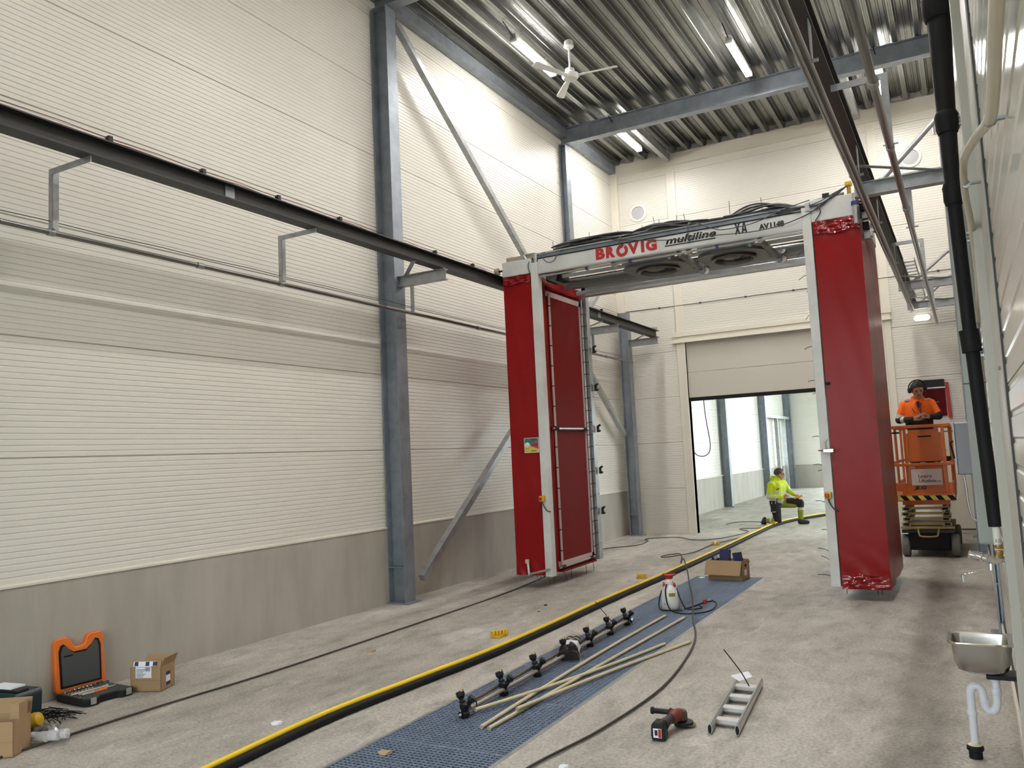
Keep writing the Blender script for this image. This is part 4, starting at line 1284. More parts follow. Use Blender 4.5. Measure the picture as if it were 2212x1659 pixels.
run('floor_cable', [(-2.25, 3.2, 0.014), (-2.181, 3.995, 0.014), (-2.062, 4.665, 0.014), (-2.007, 5.612, 0.014), (-2.114, 6.6, 0.014), (-2.26, 7.285, 0.014), (-2.487, 7.962, 0.016), (-2.80, 9.0, 0.016), (-3.127, 9.971, 0.016), (-3.45, 10.95, 0.014), (-3.56, 11.2, 0.12), (-3.63, 11.36, 0.142), (-3.72, 11.6, 0.10), (-3.84, 11.9, 0.014), (-4.05, 12.6, 0.014), (-4.2, 12.9, 0.014), (-4.35, 12.6, 0.016), (-4.25, 12.3, 0.03), (-4.05, 12.5, 0.04), (-4.0, 13.2, 0.014), (-4.0, 14.2, 0.014), (-3.85, 15.0, 0.014), (-3.71, 15.5, 0.02)], 0.008, M_cable_d, 'brown-grey cable crossing the floor from the bottom edge over the grating and the hoses', 'cable', n=8)
run('floor_cable', [(-2.6, 18.6, 0.011), (-2.2, 17.3, 0.011), (-1.8, 16.9, 0.011), (-1.3, 17.0, 0.011), (-0.6, 18.0, 0.011)], 0.011, M_cable_d, 'dark cable on the floor right of the kneeling man, behind the right tower', 'cable', n=8)
o = run('hanging_cable', [(-5.9, 21.0, 3.6), (-5.88, 21.0, 2.6), (-5.8, 21.0, 1.75), (-5.85, 20.7, 1.5), (-6.05, 20.5, 1.55), (-6.17, 20.5, 1.9)], 0.012, M_black, 'black cable hanging in a loop on the left wall beyond the gate', 'cable')

# ================================================================ RODS, CLAMP PIPE, BAG
for (p, q, bend, lb) in (((-2.943, 4.659), (-2.413, 6.885), 0.03, 'beige plastic rod on the grating whose near end lies farthest left'),
                         ((-2.770, 4.443), (-2.796, 8.044), -0.03, 'beige plastic rod crossing under the others, its far end nearest the sprayer hose'),
                         ((-2.711, 4.438), (-2.588, 8.004), 0.0, 'beige plastic rod with its near end closest to the bottom edge'),
                         ((-2.695, 4.770), (-2.232, 7.012), -0.04, 'beige plastic rod farthest right, its far end on the bare concrete')):
    z0 = 0.013
    P = []
    for k in range(13):
        t = k / 12
        x = p[0] + (q[0] - p[0]) * t + bend * math.sin(PI * t)
        y = p[1] + (q[1] - p[1]) * t
        zl = z0
        if 'farthest left' in lb:
            zl = z0 + 0.026 * math.exp(-((t - 0.45) / 0.3) ** 2)
        if 'closest' in lb:
            zl = z0 + 0.034 * math.exp(-((t - 0.35) / 0.3) ** 2) * 0
        if 'farthest' in lb:
            zl = z0 + 0.025 * (1 - t) ** 2
        P.append((x, y, zl))
    o = thing('plastic_rod', lb, 'rod', (P[6][0], P[6][1], 0), 'beige rods on the grating')
    MB().tube(P, 0.0125, 12).build('tube', M_rod, o, smooth=60)
    d = (Vector(P[0]) - Vector(P[1])).normalized()
    MB().cyl(Vector(P[0]) + d * 0.0005, Vector(P[0]) + d * 0.002, 0.009, 10).build('bore', M_clampgrey, o)
t = thing('spray_pipe_bar', 'twin steel spray pipe with seven black nozzle clamps lying on the grating', 'spray bar', (-3.01, 6.1, 0))
MB().tube([(-2.985, 4.66, 0.045), (-3.015, 7.60, 0.045)], 0.014, 10).build('pipe', M_rod if False else mat('beige_steel', (0.50, 0.44, 0.36), 0.3, 0.5), t, smooth=60)
MB().tube([(-3.03, 4.72, 0.062), (-3.06, 7.58, 0.062)], 0.012, 10).build('pipe', mat('brown_steel', (0.20, 0.16, 0.13), 0.3, 0.6), t, smooth=60)
for k, y in enumerate((4.60, 5.12, 5.64, 6.18, 6.66, 7.13, 7.57)):
    x = -2.99 - 0.03 * (y - 4.6) / 3
    mb = MB()
    mb.lathe([(0.030, 0.0), (0.034, 0.01), (0.034, 0.03), (0.022, 0.04), (0.030, 0.06), (0.034, 0.085), (0.022, 0.095)], (x, y, 0.002), n=14)
    c = mb.build('nozzle_clamp', M_blackp, t, smooth=35)
    h = 0.05 + 0.012 * (k % 3)
    MB().lathe([(0.018, 0), (0.024, 0.015), (0.015, 0.028), (0.030, 0.05), (0.028, 0.075), (0.010, 0.078)], (x - 0.018, y + 0.01, 0.085), (-0.3, 0.0, 1), 7).build('nozzle_cap', M_blackp, c)
    MB().lathe([(0.018, 0), (0.014, 0.02), (0.028, 0.042), (0.026, 0.064), (0.010, 0.066)], (x + 0.018, y + 0.015, 0.075), (0.6, 0.2, 1.0), 7).build('nozzle_cap', M_blackp, c)
    MB().cyl((x - 0.02, y + 0.01, 0.160), (x - 0.025, y + 0.01, 0.172), 0.012, 10).build('nozzle_tip', M_brass, c)
for y, s in ((4.55, -1), (7.62, 1)):
    MB().lathe([(0.012, 0), (0.022, 0.004), (0.022, 0.014), (0.014, 0.02), (0.02, 0.028), (0.02, 0.036)], (-3.0, y, 0.03), (0, s, 0.1), 12).build('end_fitting', M_chrome, t, smooth=40)
MB().tube([(-3.12, 7.45, 0.05), (-3.25, 7.55, 0.12), (-3.36, 7.62, 0.20)], 0.004, 5).build('tie_tail', M_black, t)
MB().tube([(-3.0 + 0.03 * math.cos(a), 4.72, 0.055 + 0.03 * math.sin(a)) for a in [2 * PI * k / 12 for k in range(12)]], 0.004, 5, closed=True).build('tie', M_black, t)

# clear bag with a stack of black clamp halves and a white label
t = thing('plastic_bag', 'clear plastic bag with black clamps and a white label lying across the spray pipe', 'bag', (-3.02, 6.45, 0))
ang = math.radians(20)
xf = Matrix.Translation((-2.93, 6.02, 0.0)) @ Matrix.Rotation(ang, 4, 'Z')
for k in range(8):
    yy = 0.10 + k * 0.070
    w = 0.095 - 0.003 * k
    zc = (0.06 if k == 0 else 0.078) + 0.022 * math.exp(-((yy - 0.25) / 0.25) ** 2)
    mb = MB(xf)
    mb.prism([(-w, 0), (-w * 0.8, zc * 0.8), (-w * 0.4, zc), (0, zc * 0.86), (w * 0.4, zc), (w * 0.8, zc * 0.8), (w, 0)], (0, yy, 0.012), (1, 0, 0), (0, 0, 1), (0, 0.052, 0))
    mb.build('clamp_half', M_black if k not in (2, 6) else M_clampgrey, t, bevel=0.004)
mb = MB(xf)
mb.strip([(-0.085, 0.04), (-0.065, 0.095), (0, 0.106), (0.065, 0.095), (0.085, 0.04)], (0, 0.20, 0.012), (1, 0, 0), (0, 0, 1), (0, 0.17, 0))
mb.build('label', M_paper, t)
mb = MB(xf)
secs = [(-0.03, 0.13, 0.012), (0.03, 0.135, 0.115), (0.25, 0.125, 0.145), (0.5, 0.115, 0.13), (0.68, 0.10, 0.11), (0.80, 0.06, 0.05), (0.95, 0.05, 0.035), (1.08, 0.04, 0.012)]
N = 14
vs, fs = [], []
rb = random.Random(5)
for (yy, w, h) in secs:
    for k in range(N):
        a = PI * k / (N - 1)
        q = 1 + rb.uniform(-0.08, 0.08)
        vs.append((-w * math.cos(a) * q, yy + rb.uniform(-0.01, 0.01), 0.003 + h * max(0.0, math.sin(a)) ** 0.6 * q))
for i in range(len(secs) - 1):
    for k in range(N - 1):
        fs.append((i * N + k, i * N + k + 1, (i + 1) * N + k + 1, (i + 1) * N + k))
mb.add(vs, fs)
mb.build('film', M_film, t)

# ================================================================ PUMP SPRAYER
sx, sy = -2.865, 8.44
t = thing('pump_sprayer', 'white pump sprayer with red handle and black hose standing on the grating', 'sprayer', (sx, sy, 0))
MB().lathe([(0.075, 0.0), (0.092, 0.012), (0.096, 0.05), (0.094, 0.14), (0.080, 0.205), (0.060, 0.235), (0.040, 0.25), (0.036, 0.27)], (sx, sy, 0.002), n=28).build('tank', M_tank, t, smooth=50)
MB().lathe([(0.038, 0), (0.042, 0.004), (0.042, 0.03), (0.032, 0.038), (0.030, 0.06)], (sx, sy, 0.265), n=22).build('collar', M_white, t, smooth=40)
MB().lathe([(0.034, 0), (0.040, 0.01), (0.040, 0.024), (0.02, 0.03)], (sx, sy, 0.318), n=20).build('pump_cap', M_redp, t, smooth=40)
MB().tube([(sx + 0.062 * math.cos(a), sy + 0.03 * math.sin(a), 0.352 + 0.012 * math.cos(a) ** 2) for a in [2 * PI * k / 20 for k in range(20)]], 0.010, 8, closed=True).build('pump_handle', M_redp, t, smooth=60)
for s in (-1, 1):
    MB().lathe([(0.012, 0), (0.014, 0.02), (0.006, 0.045)], (sx + s * 0.058, sy - 0.01, 0.235), n=10).build('valve', M_redp, t)
MB().lathe([(0.0965, 0), (0.0965, 0.03)], (sx, sy, 0.10), n=28, cap=False)
mb = MB()
mb.strip([(math.sin(a) * 0.0955, -math.cos(a) * 0.0955) for a in [math.radians(10 + 6 * k) for k in range(8)]], (sx, sy, 0.148), (1, 0, 0), (0, 1, 0), (0, 0, 0.034))
mb.build('label', mat('olive_label', (0.26, 0.22, 0.03), 0.5), t)
lettering('litre_mark', '5L', sx - 0.04, sx - 0.012, 0.060, 0.080, sy - 0.0955, M_navy, t)
run('hose', [(sx - 0.01, sy - 0.06, 0.27), (sx - 0.015, sy - 0.10, 0.2), (sx + 0.01, sy - 0.13, 0.08), (sx + 0.10, sy - 0.22, 0.02), (sx + 0.28, sy - 0.24, 0.014), (sx + 0.42, sy - 0.02, 0.012), (sx + 0.40, sy + 0.30, 0.02), (sx + 0.33, sy + 0.40, 0.04)], 0.0065, M_black, '', '', parent=t)
run('strap', [(sx + 0.075, sy, 0.22), (sx + 0.11, sy - 0.01, 0.12), (sx + 0.16, sy - 0.02, 0.03), (sx + 0.22, sy, 0.012), (sx + 0.30, sy + 0.1, 0.012), (sx + 0.24, sy + 0.22, 0.012)], 0.007, M_blackp, '', '', parent=t)
run('strap', [(sx - 0.085, sy, 0.2), (sx - 0.115, sy - 0.02, 0.10), (sx - 0.09, sy - 0.08, 0.014), (sx + 0.02, sy - 0.11, 0.011), (sx + 0.15, sy - 0.08, 0.011)], 0.007, M_blackp, '', '', parent=t)
ln = MB().tube([(sx + 0.34, sy + 0.40, 0.035), (sx + 0.27, sy + 0.34, 0.03), (sx + 0.22, sy + 0.22, 0.018), (sx + 0.15, sy + 0.0, 0.012)], 0.008, 8).build('lance', M_blackp, t, smooth=60)
MB().box((sx + 0.25, sy + 0.31, 0.012), (sx + 0.285, sy + 0.36, 0.062)).build('trigger', M_redp, ln, bevel=0.006)

# ================================================================ OPEN CARTON WITH BLUE PACKETS
def carton_xf(x, y, a):
    return Matrix.Translation((x, y, 0)) @ Matrix.Rotation(math.radians(a), 4, 'Z')


xf = carton_xf(-2.79, 10.56, -6)
t = thing('cardboard_box', 'open cardboard box with a folded-down front flap at the far end of the grating', 'box', (-2.79, 10.56, 0))
def walls(xf, w, d, h, th=0.005):
    mb = MB(xf)
    mb.box((-w / 2, -d / 2, 0.002), (w / 2, d / 2, 0.008))
    mb.box((-w / 2, -d / 2, 0.002), (w / 2, -d / 2 + th, h))
    mb.box((-w / 2, d / 2 - th, 0.002), (w / 2, d / 2, h))
    mb.box((-w / 2, -d / 2, 0.002), (-w / 2 + th, d / 2, h))
    mb.box((w / 2 - th, -d / 2, 0.002), (w / 2, d / 2, h))
    return mb
walls(xf, 0.44, 0.28, 0.245).build('body', M_card, t)
MB(xf).prism([(-0.145, 0.245), (-0.14, 0.25), (-0.235, 0.085), (-0.24, 0.08)], (-0.235, 0, 0), (0, 1, 0), (0, 0, 1), (0.46, 0, 0)).build('front_flap', M_card, t)
MB(xf).box((0.2205, -0.03, 0.165), (0.222, 0.03, 0.195)).build('hand_hole', M_black, t)
MB(xf).box((0.2205, -0.05, 0.06), (0.2215, 0.03, 0.13)).build('label', M_paper, t)
MB(xf).prism([(0.14, 0.24), (0.145, 0.245), (0.21, 0.20), (0.205, 0.195)], (-0.21, 0, 0), (0, 1, 0), (0, 0, 1), (0.42, 0, 0)).build('rear_flap', M_card, t)
for i, (x, y, w, h, r, lb) in enumerate(((-0.075, 0.03, 0.13, 0.355, 3, 'dark blue upright packet in the middle of the open carton'), (0.15, 0.05, 0.105, 0.325, -8, 'smaller dark blue packet at the right end of the open carton'), (-0.175, 0.02, 0.075, 0.29, 4, 'crumpled dark blue packet with a pale torn top at the left end of the carton'))):
    x2 = xf @ Matrix.Translation((x, y, 0.01)) @ Matrix.Rotation(math.radians(r), 4, 'Y') @ Matrix.Rotation(math.radians(10 * (i - 1)), 4, 'X')
    q = thing('blue_packet', lb, 'packet', x2 @ Vector((0, 0, 0)), 'packets in the carton')
    if i < 2:
        MB(x2).prism([(-w / 2, 0), (w / 2, 0), (w * 0.47, h), (-w * 0.53, h)], (0, -0.025, 0.0), (1, 0, 0), (0, 0, 1), (0, 0.05, 0)).build('body', M_navy, q)
        MB(x2).box((-w / 2, -0.02, h), (w * 0.45, 0.02, h + 0.002)).build('inner', M_card_in, q)
    else:
        MB(x2).prism([(-w / 2, 0), (w / 2, 0), (w * 0.5, h * 0.9), (0, h * 0.86), (-w * 0.55, h)], (0, -0.025, 0.0), (1, 0, 0), (0, 0, 1), (0, 0.05, 0)).build('body', M_navy, q)
        MB(x2).prism([(-w * 0.2, h * 0.95), (w * 0.1, h * 0.84), (w * 0.55, h * 0.95), (w * 0.4, h * 1.08)], (0, -0.028, 0.0), (1, 0, 0), (0, 0, 1), (0, 0.01, 0)).build('torn_flap', mat('pale_blue_card', (0.35, 0.38, 0.48), 0.6), q)

# ================================================================ CASE, BOXES, TIES AT THE LEFT WALL
xf = Matrix.Translation((-5.895, 4.02, 0)) @ Matrix.Rotation(math.radians(-93), 4, 'Z')
# local: x across (+x = to the near side), y away from the wall is -... built so that +Y(local) points to the wall
xf = Matrix.Translation((-5.915, 4.02, 0)) @ Matrix(((0, -1, 0, 0), (1, 0, 0, 0), (0, 0, 1, 0), (0, 0, 0, 1))) @ Matrix.Rotation(math.radians(-4), 4, 'Z')
t = thing('socket_set_case', 'open orange and black socket set case on the floor against the left wall', 'tool case', (-5.91, 4.0, 0))
W2, D2 = 0.195, 0.195
tray = [(-W2, -D2 + 0.03), (-W2 + 0.03, -D2), (-0.09, -D2), (-0.07, -D2 + 0.035), (0.07, -D2 + 0.035), (0.09, -D2), (W2 - 0.03, -D2), (W2, -D2 + 0.03), (W2, D2), (-W2, D2)]
MB(xf).prism(tray, (0, 0, 0.002), (1, 0, 0), (0, 1, 0), (0, 0, 0.052)).build('tray', M_blackp, t, bevel=0.006)
MB(xf).prism([(a * 0.94, b * 0.92) for a, b in tray], (0, 0, 0.052), (1, 0, 0), (0, 1, 0), (0, 0, 0.004)).build('insert', M_foam, t)
for x in (-0.135, 0.14):
    MB(xf).box((x - 0.022, -D2 - 0.006, 0.012), (x + 0.022, -D2 + 0.004, 0.06)).build('latch', M_alu, t, bevel=0.004)
for k in range(11):
    x = -0.165 + k * 0.033
    r = 0.010 + 0.0008 * k
    MB(xf).lathe([(r * 0.6, 0.004), (r, 0.004), (r, 0.03), (r * 0.65, 0.03), (r * 0.6, 0.018)], (x, 0.125, 0.052), n=12).build('socket', M_chrome, t, smooth=40)
for k in range(8):
    MB(xf).cyl((-0.16 + k * 0.026, 0.085, 0.060), (-0.18 + k * 0.026, 0.058, 0.064), 0.009, 10).build('socket', M_chrome, t, smooth=40)
MB(xf).tube([(-0.18, 0.02, 0.064), (0.05, 0.02, 0.064), (0.10, 0.02, 0.064)], 0.008, 8, radii=[0.011, 0.008, 0.016]).build('ratchet', M_chrome, t, smooth=40)
MB(xf).tube([(-0.15, -0.02, 0.062), (0.14, -0.02, 0.062)], 0.007, 8).build('extension_bar', M_chrome, t, smooth=40)
MB(xf).tube([(-0.14, -0.05, 0.062), (-0.04, -0.05, 0.062)], 0.008, 8).build('driver', M_chrome, t, smooth=40)
MB(xf).tube([(-0.04, -0.05, 0.062), (0.05, -0.05, 0.062)], 0.012, 8).build('driver_grip', M_orange, t, smooth=40)
for k in range(6):
    MB(xf).cyl((-0.18 + k * 0.022, -0.10, 0.056), (-0.18 + k * 0.022, -0.10, 0.068), 0.008, 8).build('bit', M_chrome, t)
# lid: stands up, leaning on the wall
xl = xf @ Matrix.Translation((0, D2 + 0.005, 0.045)) @ Matrix.Rotation(math.radians(-5), 4, 'X')
H = 0.405
out = [(-W2, 0.02), (-W2 + 0.02, 0), (W2 - 0.02, 0), (W2, 0.02), (W2, H - 0.02), (W2 - 0.02, H), (0.085, H), (0.06, H - 0.02), (0.045, H - 0.07), (0.03, H - 0.08), (-0.03, H - 0.08), (-0.045, H - 0.07), (-0.06, H - 0.02), (-0.085, H), (-W2 + 0.02, H), (-W2, H - 0.02)]
lid = MB(xl).prism(out, (0, 0, 0), (1, 0, 0), (0, 0, 1), (0, 0.05, 0)).build('lid', M_orange, t, bevel=0.010)
inn = [(-W2 + 0.035, 0.035), (W2 - 0.035, 0.035), (W2 - 0.03, H - 0.10), (W2 - 0.045, H - 0.055), (0.125, H - 0.045), (0.09, H - 0.085), (0.05, H - 0.115), (-0.05, H - 0.115), (-0.09, H - 0.085), (-0.125, H - 0.045), (-W2 + 0.045, H - 0.055), (-W2 + 0.03, H - 0.10)]
MB(xl).prism(inn, (0, -0.004, 0), (1, 0, 0), (0, 0, 1), (0, 0.006, 0)).build('lid_rim', M_black, lid)
MB(xl).prism([(a * 0.90, 0.015 + b * 0.955 if b < 0.1 else b - 0.012) for a, b in inn], (0, -0.007, 0), (1, 0, 0), (0, 0, 1), (0, 0.006, 0)).build('lid_foam', M_foam, lid)
MB(xl).box((-0.13, -0.008, H - 0.145), (-0.06, -0.006, H - 0.132)).build('embossed_mark', M_black, lid)

# small carton with labels
xf = carton_xf(-5.72, 4.36, 0) @ Matrix.Rotation(math.radians(40), 4, 'Z')
xf = Matrix.Translation((-5.715, 4.36, 0)) @ Matrix.Rotation(math.radians(22), 4, 'Z')
t = thing('cardboard_box', 'small open cardboard box with a white label beside the orange tool case', 'box', (-5.715, 4.36, 0))
walls(xf, 0.25, 0.20, 0.185).build('body', M_card, t)
MB(xf).box((-0.1255, -0.1015, 0.085), (0.1255, -0.1005, 0.089)).build('tape_seam', M_card_in, t)
MB(xf).prism([(-0.105, 0.185), (-0.10, 0.185), (-0.085, 0.235), (-0.09, 0.235)], (-0.125, 0, 0), (0, 1, 0), (0, 0, 1), (0.25, 0, 0)).build('front_flap', M_card, t)
MB(xf).prism([(0.125, 0.185), (0.12, 0.185), (0.15, 0.25), (0.155, 0.25)], (0, -0.1, 0), (1, 0, 0), (0, 0, 1), (0, 0.2, 0)).build('side_flap', M_card, t)
MB(xf).prism([(0.10, 0.185), (0.105, 0.185), (0.14, 0.235), (0.135, 0.235)], (-0.125, 0, 0), (0, 1, 0), (0, 0, 1), (0.25, 0, 0)).build('rear_flap', M_card, t)
lb = MB(xf).box((-0.08, -0.1045, 0.105), (0.05, -0.1025, 0.195)).build('address_label', M_paper, t)
for k in range(6):
    MB(xf).box((-0.072, -0.1055, 0.112 + k * 0.011), (-0.02 + 0.012 * (k % 3), -0.1046, 0.115 + k * 0.011)).build('print_line', M_ink, lb)
for k in range(9):
    MB(xf).box((0.0 + k * 0.0045, -0.1055, 0.155), (0.002 + k * 0.0045, -0.1046, 0.185)).build('bar_code', M_ink, lb)
sl = MB(xf).prism([(-0.106, 0.195), (-0.11, 0.195), (-0.102, 0.228), (-0.098, 0.228)], (-0.095, 0, 0), (0, 1, 0), (0, 0, 1), (0.185, 0, 0)).build('seal_tape', M_paper, t)
for x in (-0.085, 0.005, 0.065):
    MB(xf).prism([(-0.1075, 0.198), (-0.112, 0.198), (-0.104, 0.227), (-0.099, 0.227)], (x, 0, 0), (0, 1, 0), (0, 0, 1), (0.03, 0, 0)).build('blue_print', M_navy, sl)
st = MB(xf).box((0.1255, -0.03, 0.03), (0.1265, 0.03, 0.13)).build('side_tape', M_paper, t)
for z in (0.03, 0.105):
    MB(xf).box((0.1265, -0.03, z), (0.1275, 0.03, z + 0.025)).build('blue_print', M_navy, st)

# teal tool box
xf = Matrix.Translation((-5.90, 3.30, 0)) @ Matrix.Rotation(math.radians(8), 4, 'Z') @ Matrix.Scale(0.9, 4)
t = thing('tool_box', 'dark teal plastic tool box with a white handle at the left edge by the wall', 'tool box', (-5.86, 3.30, 0))
MB(xf).prism([(-0.17, 0), (0.17, 0), (0.18, 0.22), (0.16, 0.25), (-0.16, 0.25), (-0.18, 0.22)], (0.0, 0.0, 0.002), (1, 0, 0), (0, 0, 1), (0, 0.22, 0)).build('body', M_green, t, bevel=0.01)
MB(xf).box((-0.17, 0.02, 0.252), (0.16, 0.12, 0.27)).build('lid', M_blackp, t, bevel=0.006)
MB(xf).tube(smoothpath([(-0.06, -0.02, 0.20), (-0.03, -0.05, 0.21), (0.06, -0.05, 0.215), (0.10, -0.02, 0.21)], 5), 0.012, 8).build('handle', M_white, t, smooth=60)
MB(xf).box((-0.15, 0.03, 0.272), (0.08, 0.15, 0.285)).build('paper_sheet', M_paper, t)

# carton cut by the picture's left edge
xf = Matrix.Translation((-5.36, 2.985, 0)) @ Matrix.Rotation(math.radians(32), 4, 'Z')
t = thing('cardboard_box', 'open cardboard box cut off by the lower left corner of the picture', 'box', (-5.36, 2.985, 0))
walls(xf, 0.30, 0.20, 0.21).build('body', M_card, t)
MB(xf).box((-0.15, -0.1012, 0.09), (0.15, -0.1005, 0.094)).build('tape_seam', M_card_in, t)
MB(xf).box((0.10, -0.04, 0.21), (0.15, 0.06, 0.30)).build('rear_flap', M_card, t)
MB(xf).prism([(0.10, 0.21), (0.105, 0.21), (0.12, 0.30), (0.115, 0.30)], (-0.15, 0, 0), (0, 1, 0), (0, 0, 1), (0.30, 0, 0)).build('rear_flap', M_card, t)
MB(xf).box((-0.02, -0.103, 0.03), (0.06, -0.1012, 0.095)).build('label', M_paper, t)
MB(xf).box((-0.0, -0.104, 0.03), (0.06, -0.1031, 0.052)).build('blue_print', M_navy, t)

# loose black ties, small yellow tool, clear bag with white rolls
rz = random.Random(11)
mb = MB()
for k in range(46):
    a = rz.uniform(-0.7, 0.7) + (PI if rz.random() < .5 else 0)
    c = Vector((-5.74 + rz.uniform(-0.14, 0.12), 3.50 + rz.uniform(-0.12, 0.14), 0.006 + 0.03 * rz.random()))
    L = rz.uniform(0.06, 0.17)
    d = Vector((math.cos(a), math.sin(a), rz.uniform(-0.05, 0.12)))
    p, q = c - d * L, c + d * L
    p.z, q.z = max(0.004, p.z), max(0.004, q.z)
    mb.tube([p, (p + q) / 2 + Vector((0, 0, 0.015)), q], 0.003, 4)
o = mb.build('cable_ties', M_black, kind='stuff')
tag(o, 'heap of loose black cable ties between the teal tool box and the orange case', 'cable ties')
t = thing('yellow_tape_measure', 'small yellow and black tool lying beside the cut-off cardboard box', 'tool', (-5.60, 3.33, 0))
MB().lathe([(0.03, 0), (0.05, 0.01), (0.055, 0.04), (0.045, 0.07), (0.02, 0.085)], (-5.60, 3.33, 0.055), (0.6, 0.3, 0.25), 14).build('body', M_yclip, t, smooth=40)
MB().box((-5.60, 3.28, 0.003), (-5.44, 3.36, 0.035)).build('base', M_blackp, t, bevel=0.008)
t = thing('clear_bag', 'crumpled clear bag of white plastic rolls on the floor cable in the lower left', 'bag', (-5.24, 3.22, 0))
for (x, y, a) in ((-5.28, 3.20, 0.2), (-5.21, 3.28, 0.5), (-5.23, 3.24, 0.35)):
    d = Vector((math.cos(a), math.sin(a), 0))
    MB().cyl(Vector((x, y, 0.04)) - d * 0.06, Vector((x, y, 0.045)) + d * 0.06, 0.030, 14).build('roll', M_white, t, smooth=40)
mb = MB()
rb = random.Random(9)
vs, fs = [], []
n, m = 16, 7
for i in range(m + 1):
    th = PI / 2 * i / m
    for k in range(n):
        a = 2 * PI * k / n
        q = 1 + rb.uniform(-0.18, 0.18)
        vs.append((-5.235 + math.cos(a) * math.cos(th) * 0.13 * q + 0.03 * math.cos(a), 3.235 + math.sin(a) * math.cos(th) * 0.10 * q, 0.003 + 0.10 * math.sin(th) * q))
for i in range(m):
    for k in range(n):
        fs.append((i * n + k, i * n + (k + 1) % n, (i + 1) * n + (k + 1) % n, (i + 1) * n + k))
mb.add(vs, fs)
mb.build('film', M_film2, t)

# ================================================================ GRINDER AND LADDER PIECE
xf = Matrix.Translation((-1.685, 4.71, 0)) @ Matrix.Rotation(math.radians(3), 4, 'Z') @ Matrix.Scale(0.85, 4)
t = thing('angle_grinder', 'dark red cordless angle grinder with side handle and black battery on the floor', 'power tool', (-1.685, 4.71, 0))
MB(xf).prism([(-0.045, 0.0), (0.04, 0.0), (0.045, 0.03), (0.04, 0.105), (0.02, 0.125), (-0.03, 0.125), (-0.05, 0.10), (-0.055, 0.03)], (-0.01, -0.11, 0.003), (1, 0, 0), (0, 0, 1), (0, 0.085, 0)).build('battery', M_blackp, t, bevel=0.008)
bl = MB(xf).box((-0.045, -0.113, 0.025), (0.012, -0.1105, 0.085)).build('battery_label', M_paper, t)
MB(xf).box((-0.01, -0.1145, 0.028), (0.010, -0.1131, 0.082)).build('label_print', M_redp, bl)
MB(xf).box((-0.035, -0.1145, 0.04), (-0.015, -0.1131, 0.075)).build('label_print', M_ink, bl)
MB(xf).tube([(0.0, -0.03, 0.085), (0.01, 0.05, 0.09), (0.025, 0.13, 0.092)], 0.03, 14, radii=[0.042, 0.030, 0.034]).build('grip', mat('brown_black_grip', (0.035, 0.028, 0.022), 0.6), t, smooth=50)
MB(xf).tube([(0.022, 0.10, 0.092), (0.035, 0.16, 0.094), (0.05, 0.235, 0.09)], 0.04, 16, radii=[0.036, 0.047, 0.038]).build('motor_housing', M_tool_red, t, smooth=40)
MB(xf).lathe([(0.03, 0), (0.042, 0.01), (0.042, 0.05), (0.034, 0.07)], (0.06, 0.235, 0.045), n=18).build('gear_head', mat('grey_gear_head', (0.10, 0.085, 0.07), 0.5, 0.5), t, smooth=40)
MB(xf).lathe([(0.062, 0), (0.068, 0.004), (0.068, 0.03), (0.045, 0.036)], (0.07, 0.245, 0.008), n=22).build('disc_guard', M_blackp, t, smooth=40)
MB(xf).lathe([(0.06, 0), (0.06, 0.004)], (0.095, 0.25, 0.022), (0.15, 0, 1), n=22).build('disc', mat('tan_disc', (0.20, 0.14, 0.06), 0.7), t)
MB(xf).tube([(0.015, 0.20, 0.105), (-0.01, 0.20, 0.105), (-0.02, 0.20, 0.105), (-0.12, 0.19, 0.108), (-0.13, 0.19, 0.108), (-0.145, 0.19, 0.108)], 0.02, 14, radii=[0.022, 0.03, 0.019, 0.019, 0.027, 0.024]).build('side_handle', M_blackp, t, smooth=40)
t = thing('ladder_piece', 'short silver ladder piece with four rungs lying on the floor by the grinder', 'ladder', (-1.44, 5.35, 0))
a0, a1 = Vector((-1.452, 4.83, 0)), Vector((-1.545, 5.86, 0))
b0, b1 = Vector((-1.30, 4.86, 0)), Vector((-1.388, 5.90, 0))
for p, q in ((a0, a1), (b0, b1)):
    d = (q - p).normalized()
    sd = d.cross(Vector((0, 0, 1)))
    ov = [(0.0085 * math.cos(a), 0.03 * math.sin(a)) for a in [2 * PI * k / 18 for k in range(18)]]
    ov2 = [(x * 1.55, y) for x, y in ov]
    s = MB().prism(ov2, p + Vector((0, 0, 0.032)), sd, (0, 0, 1), q - p).build('stile', M_alu, t, smooth=40)
    MB().prism([(x * 0.8, y * 0.86) for x, y in ov2], p + Vector((0, 0, 0.032)) - d * 0.001, sd, (0, 0, 1), d * 0.002).build('stile_mouth', M_black, s)
for k in range(4):
    u = 0.16 + k * 0.235
    MB().box(tuple(a0.lerp(a1, u) + Vector((0.004, -0.016, 0.020))), tuple(b0.lerp(b1, u) + Vector((-0.004, 0.016, 0.046)))).build('rung', M_white_steel, t, bevel=0.004)
t = thing('paper_tag', 'white paper tag on a black tie at the far end of the ladder piece', 'tag', (-1.50, 5.83, 0.06))
MB().prism([(-0.075, 0.02), (0.0, -0.045), (0.075, 0.03), (0.03, 0.10)], (-1.51, 5.83, 0.065), (1, 0, 0), (0, 0.95, 0.25), (0, -0.001, 0.003)).build('paper', M_paper, t)
MB().tube(smoothpath([(-1.42, 5.72, 0.03), (-1.45, 5.74, 0.075), (-1.50, 5.80, 0.12), (-1.60, 5.92, 0.18), (-1.66, 6.0, 0.21)], 5), 0.004, 6).build('tie', M_black, t, smooth=60)

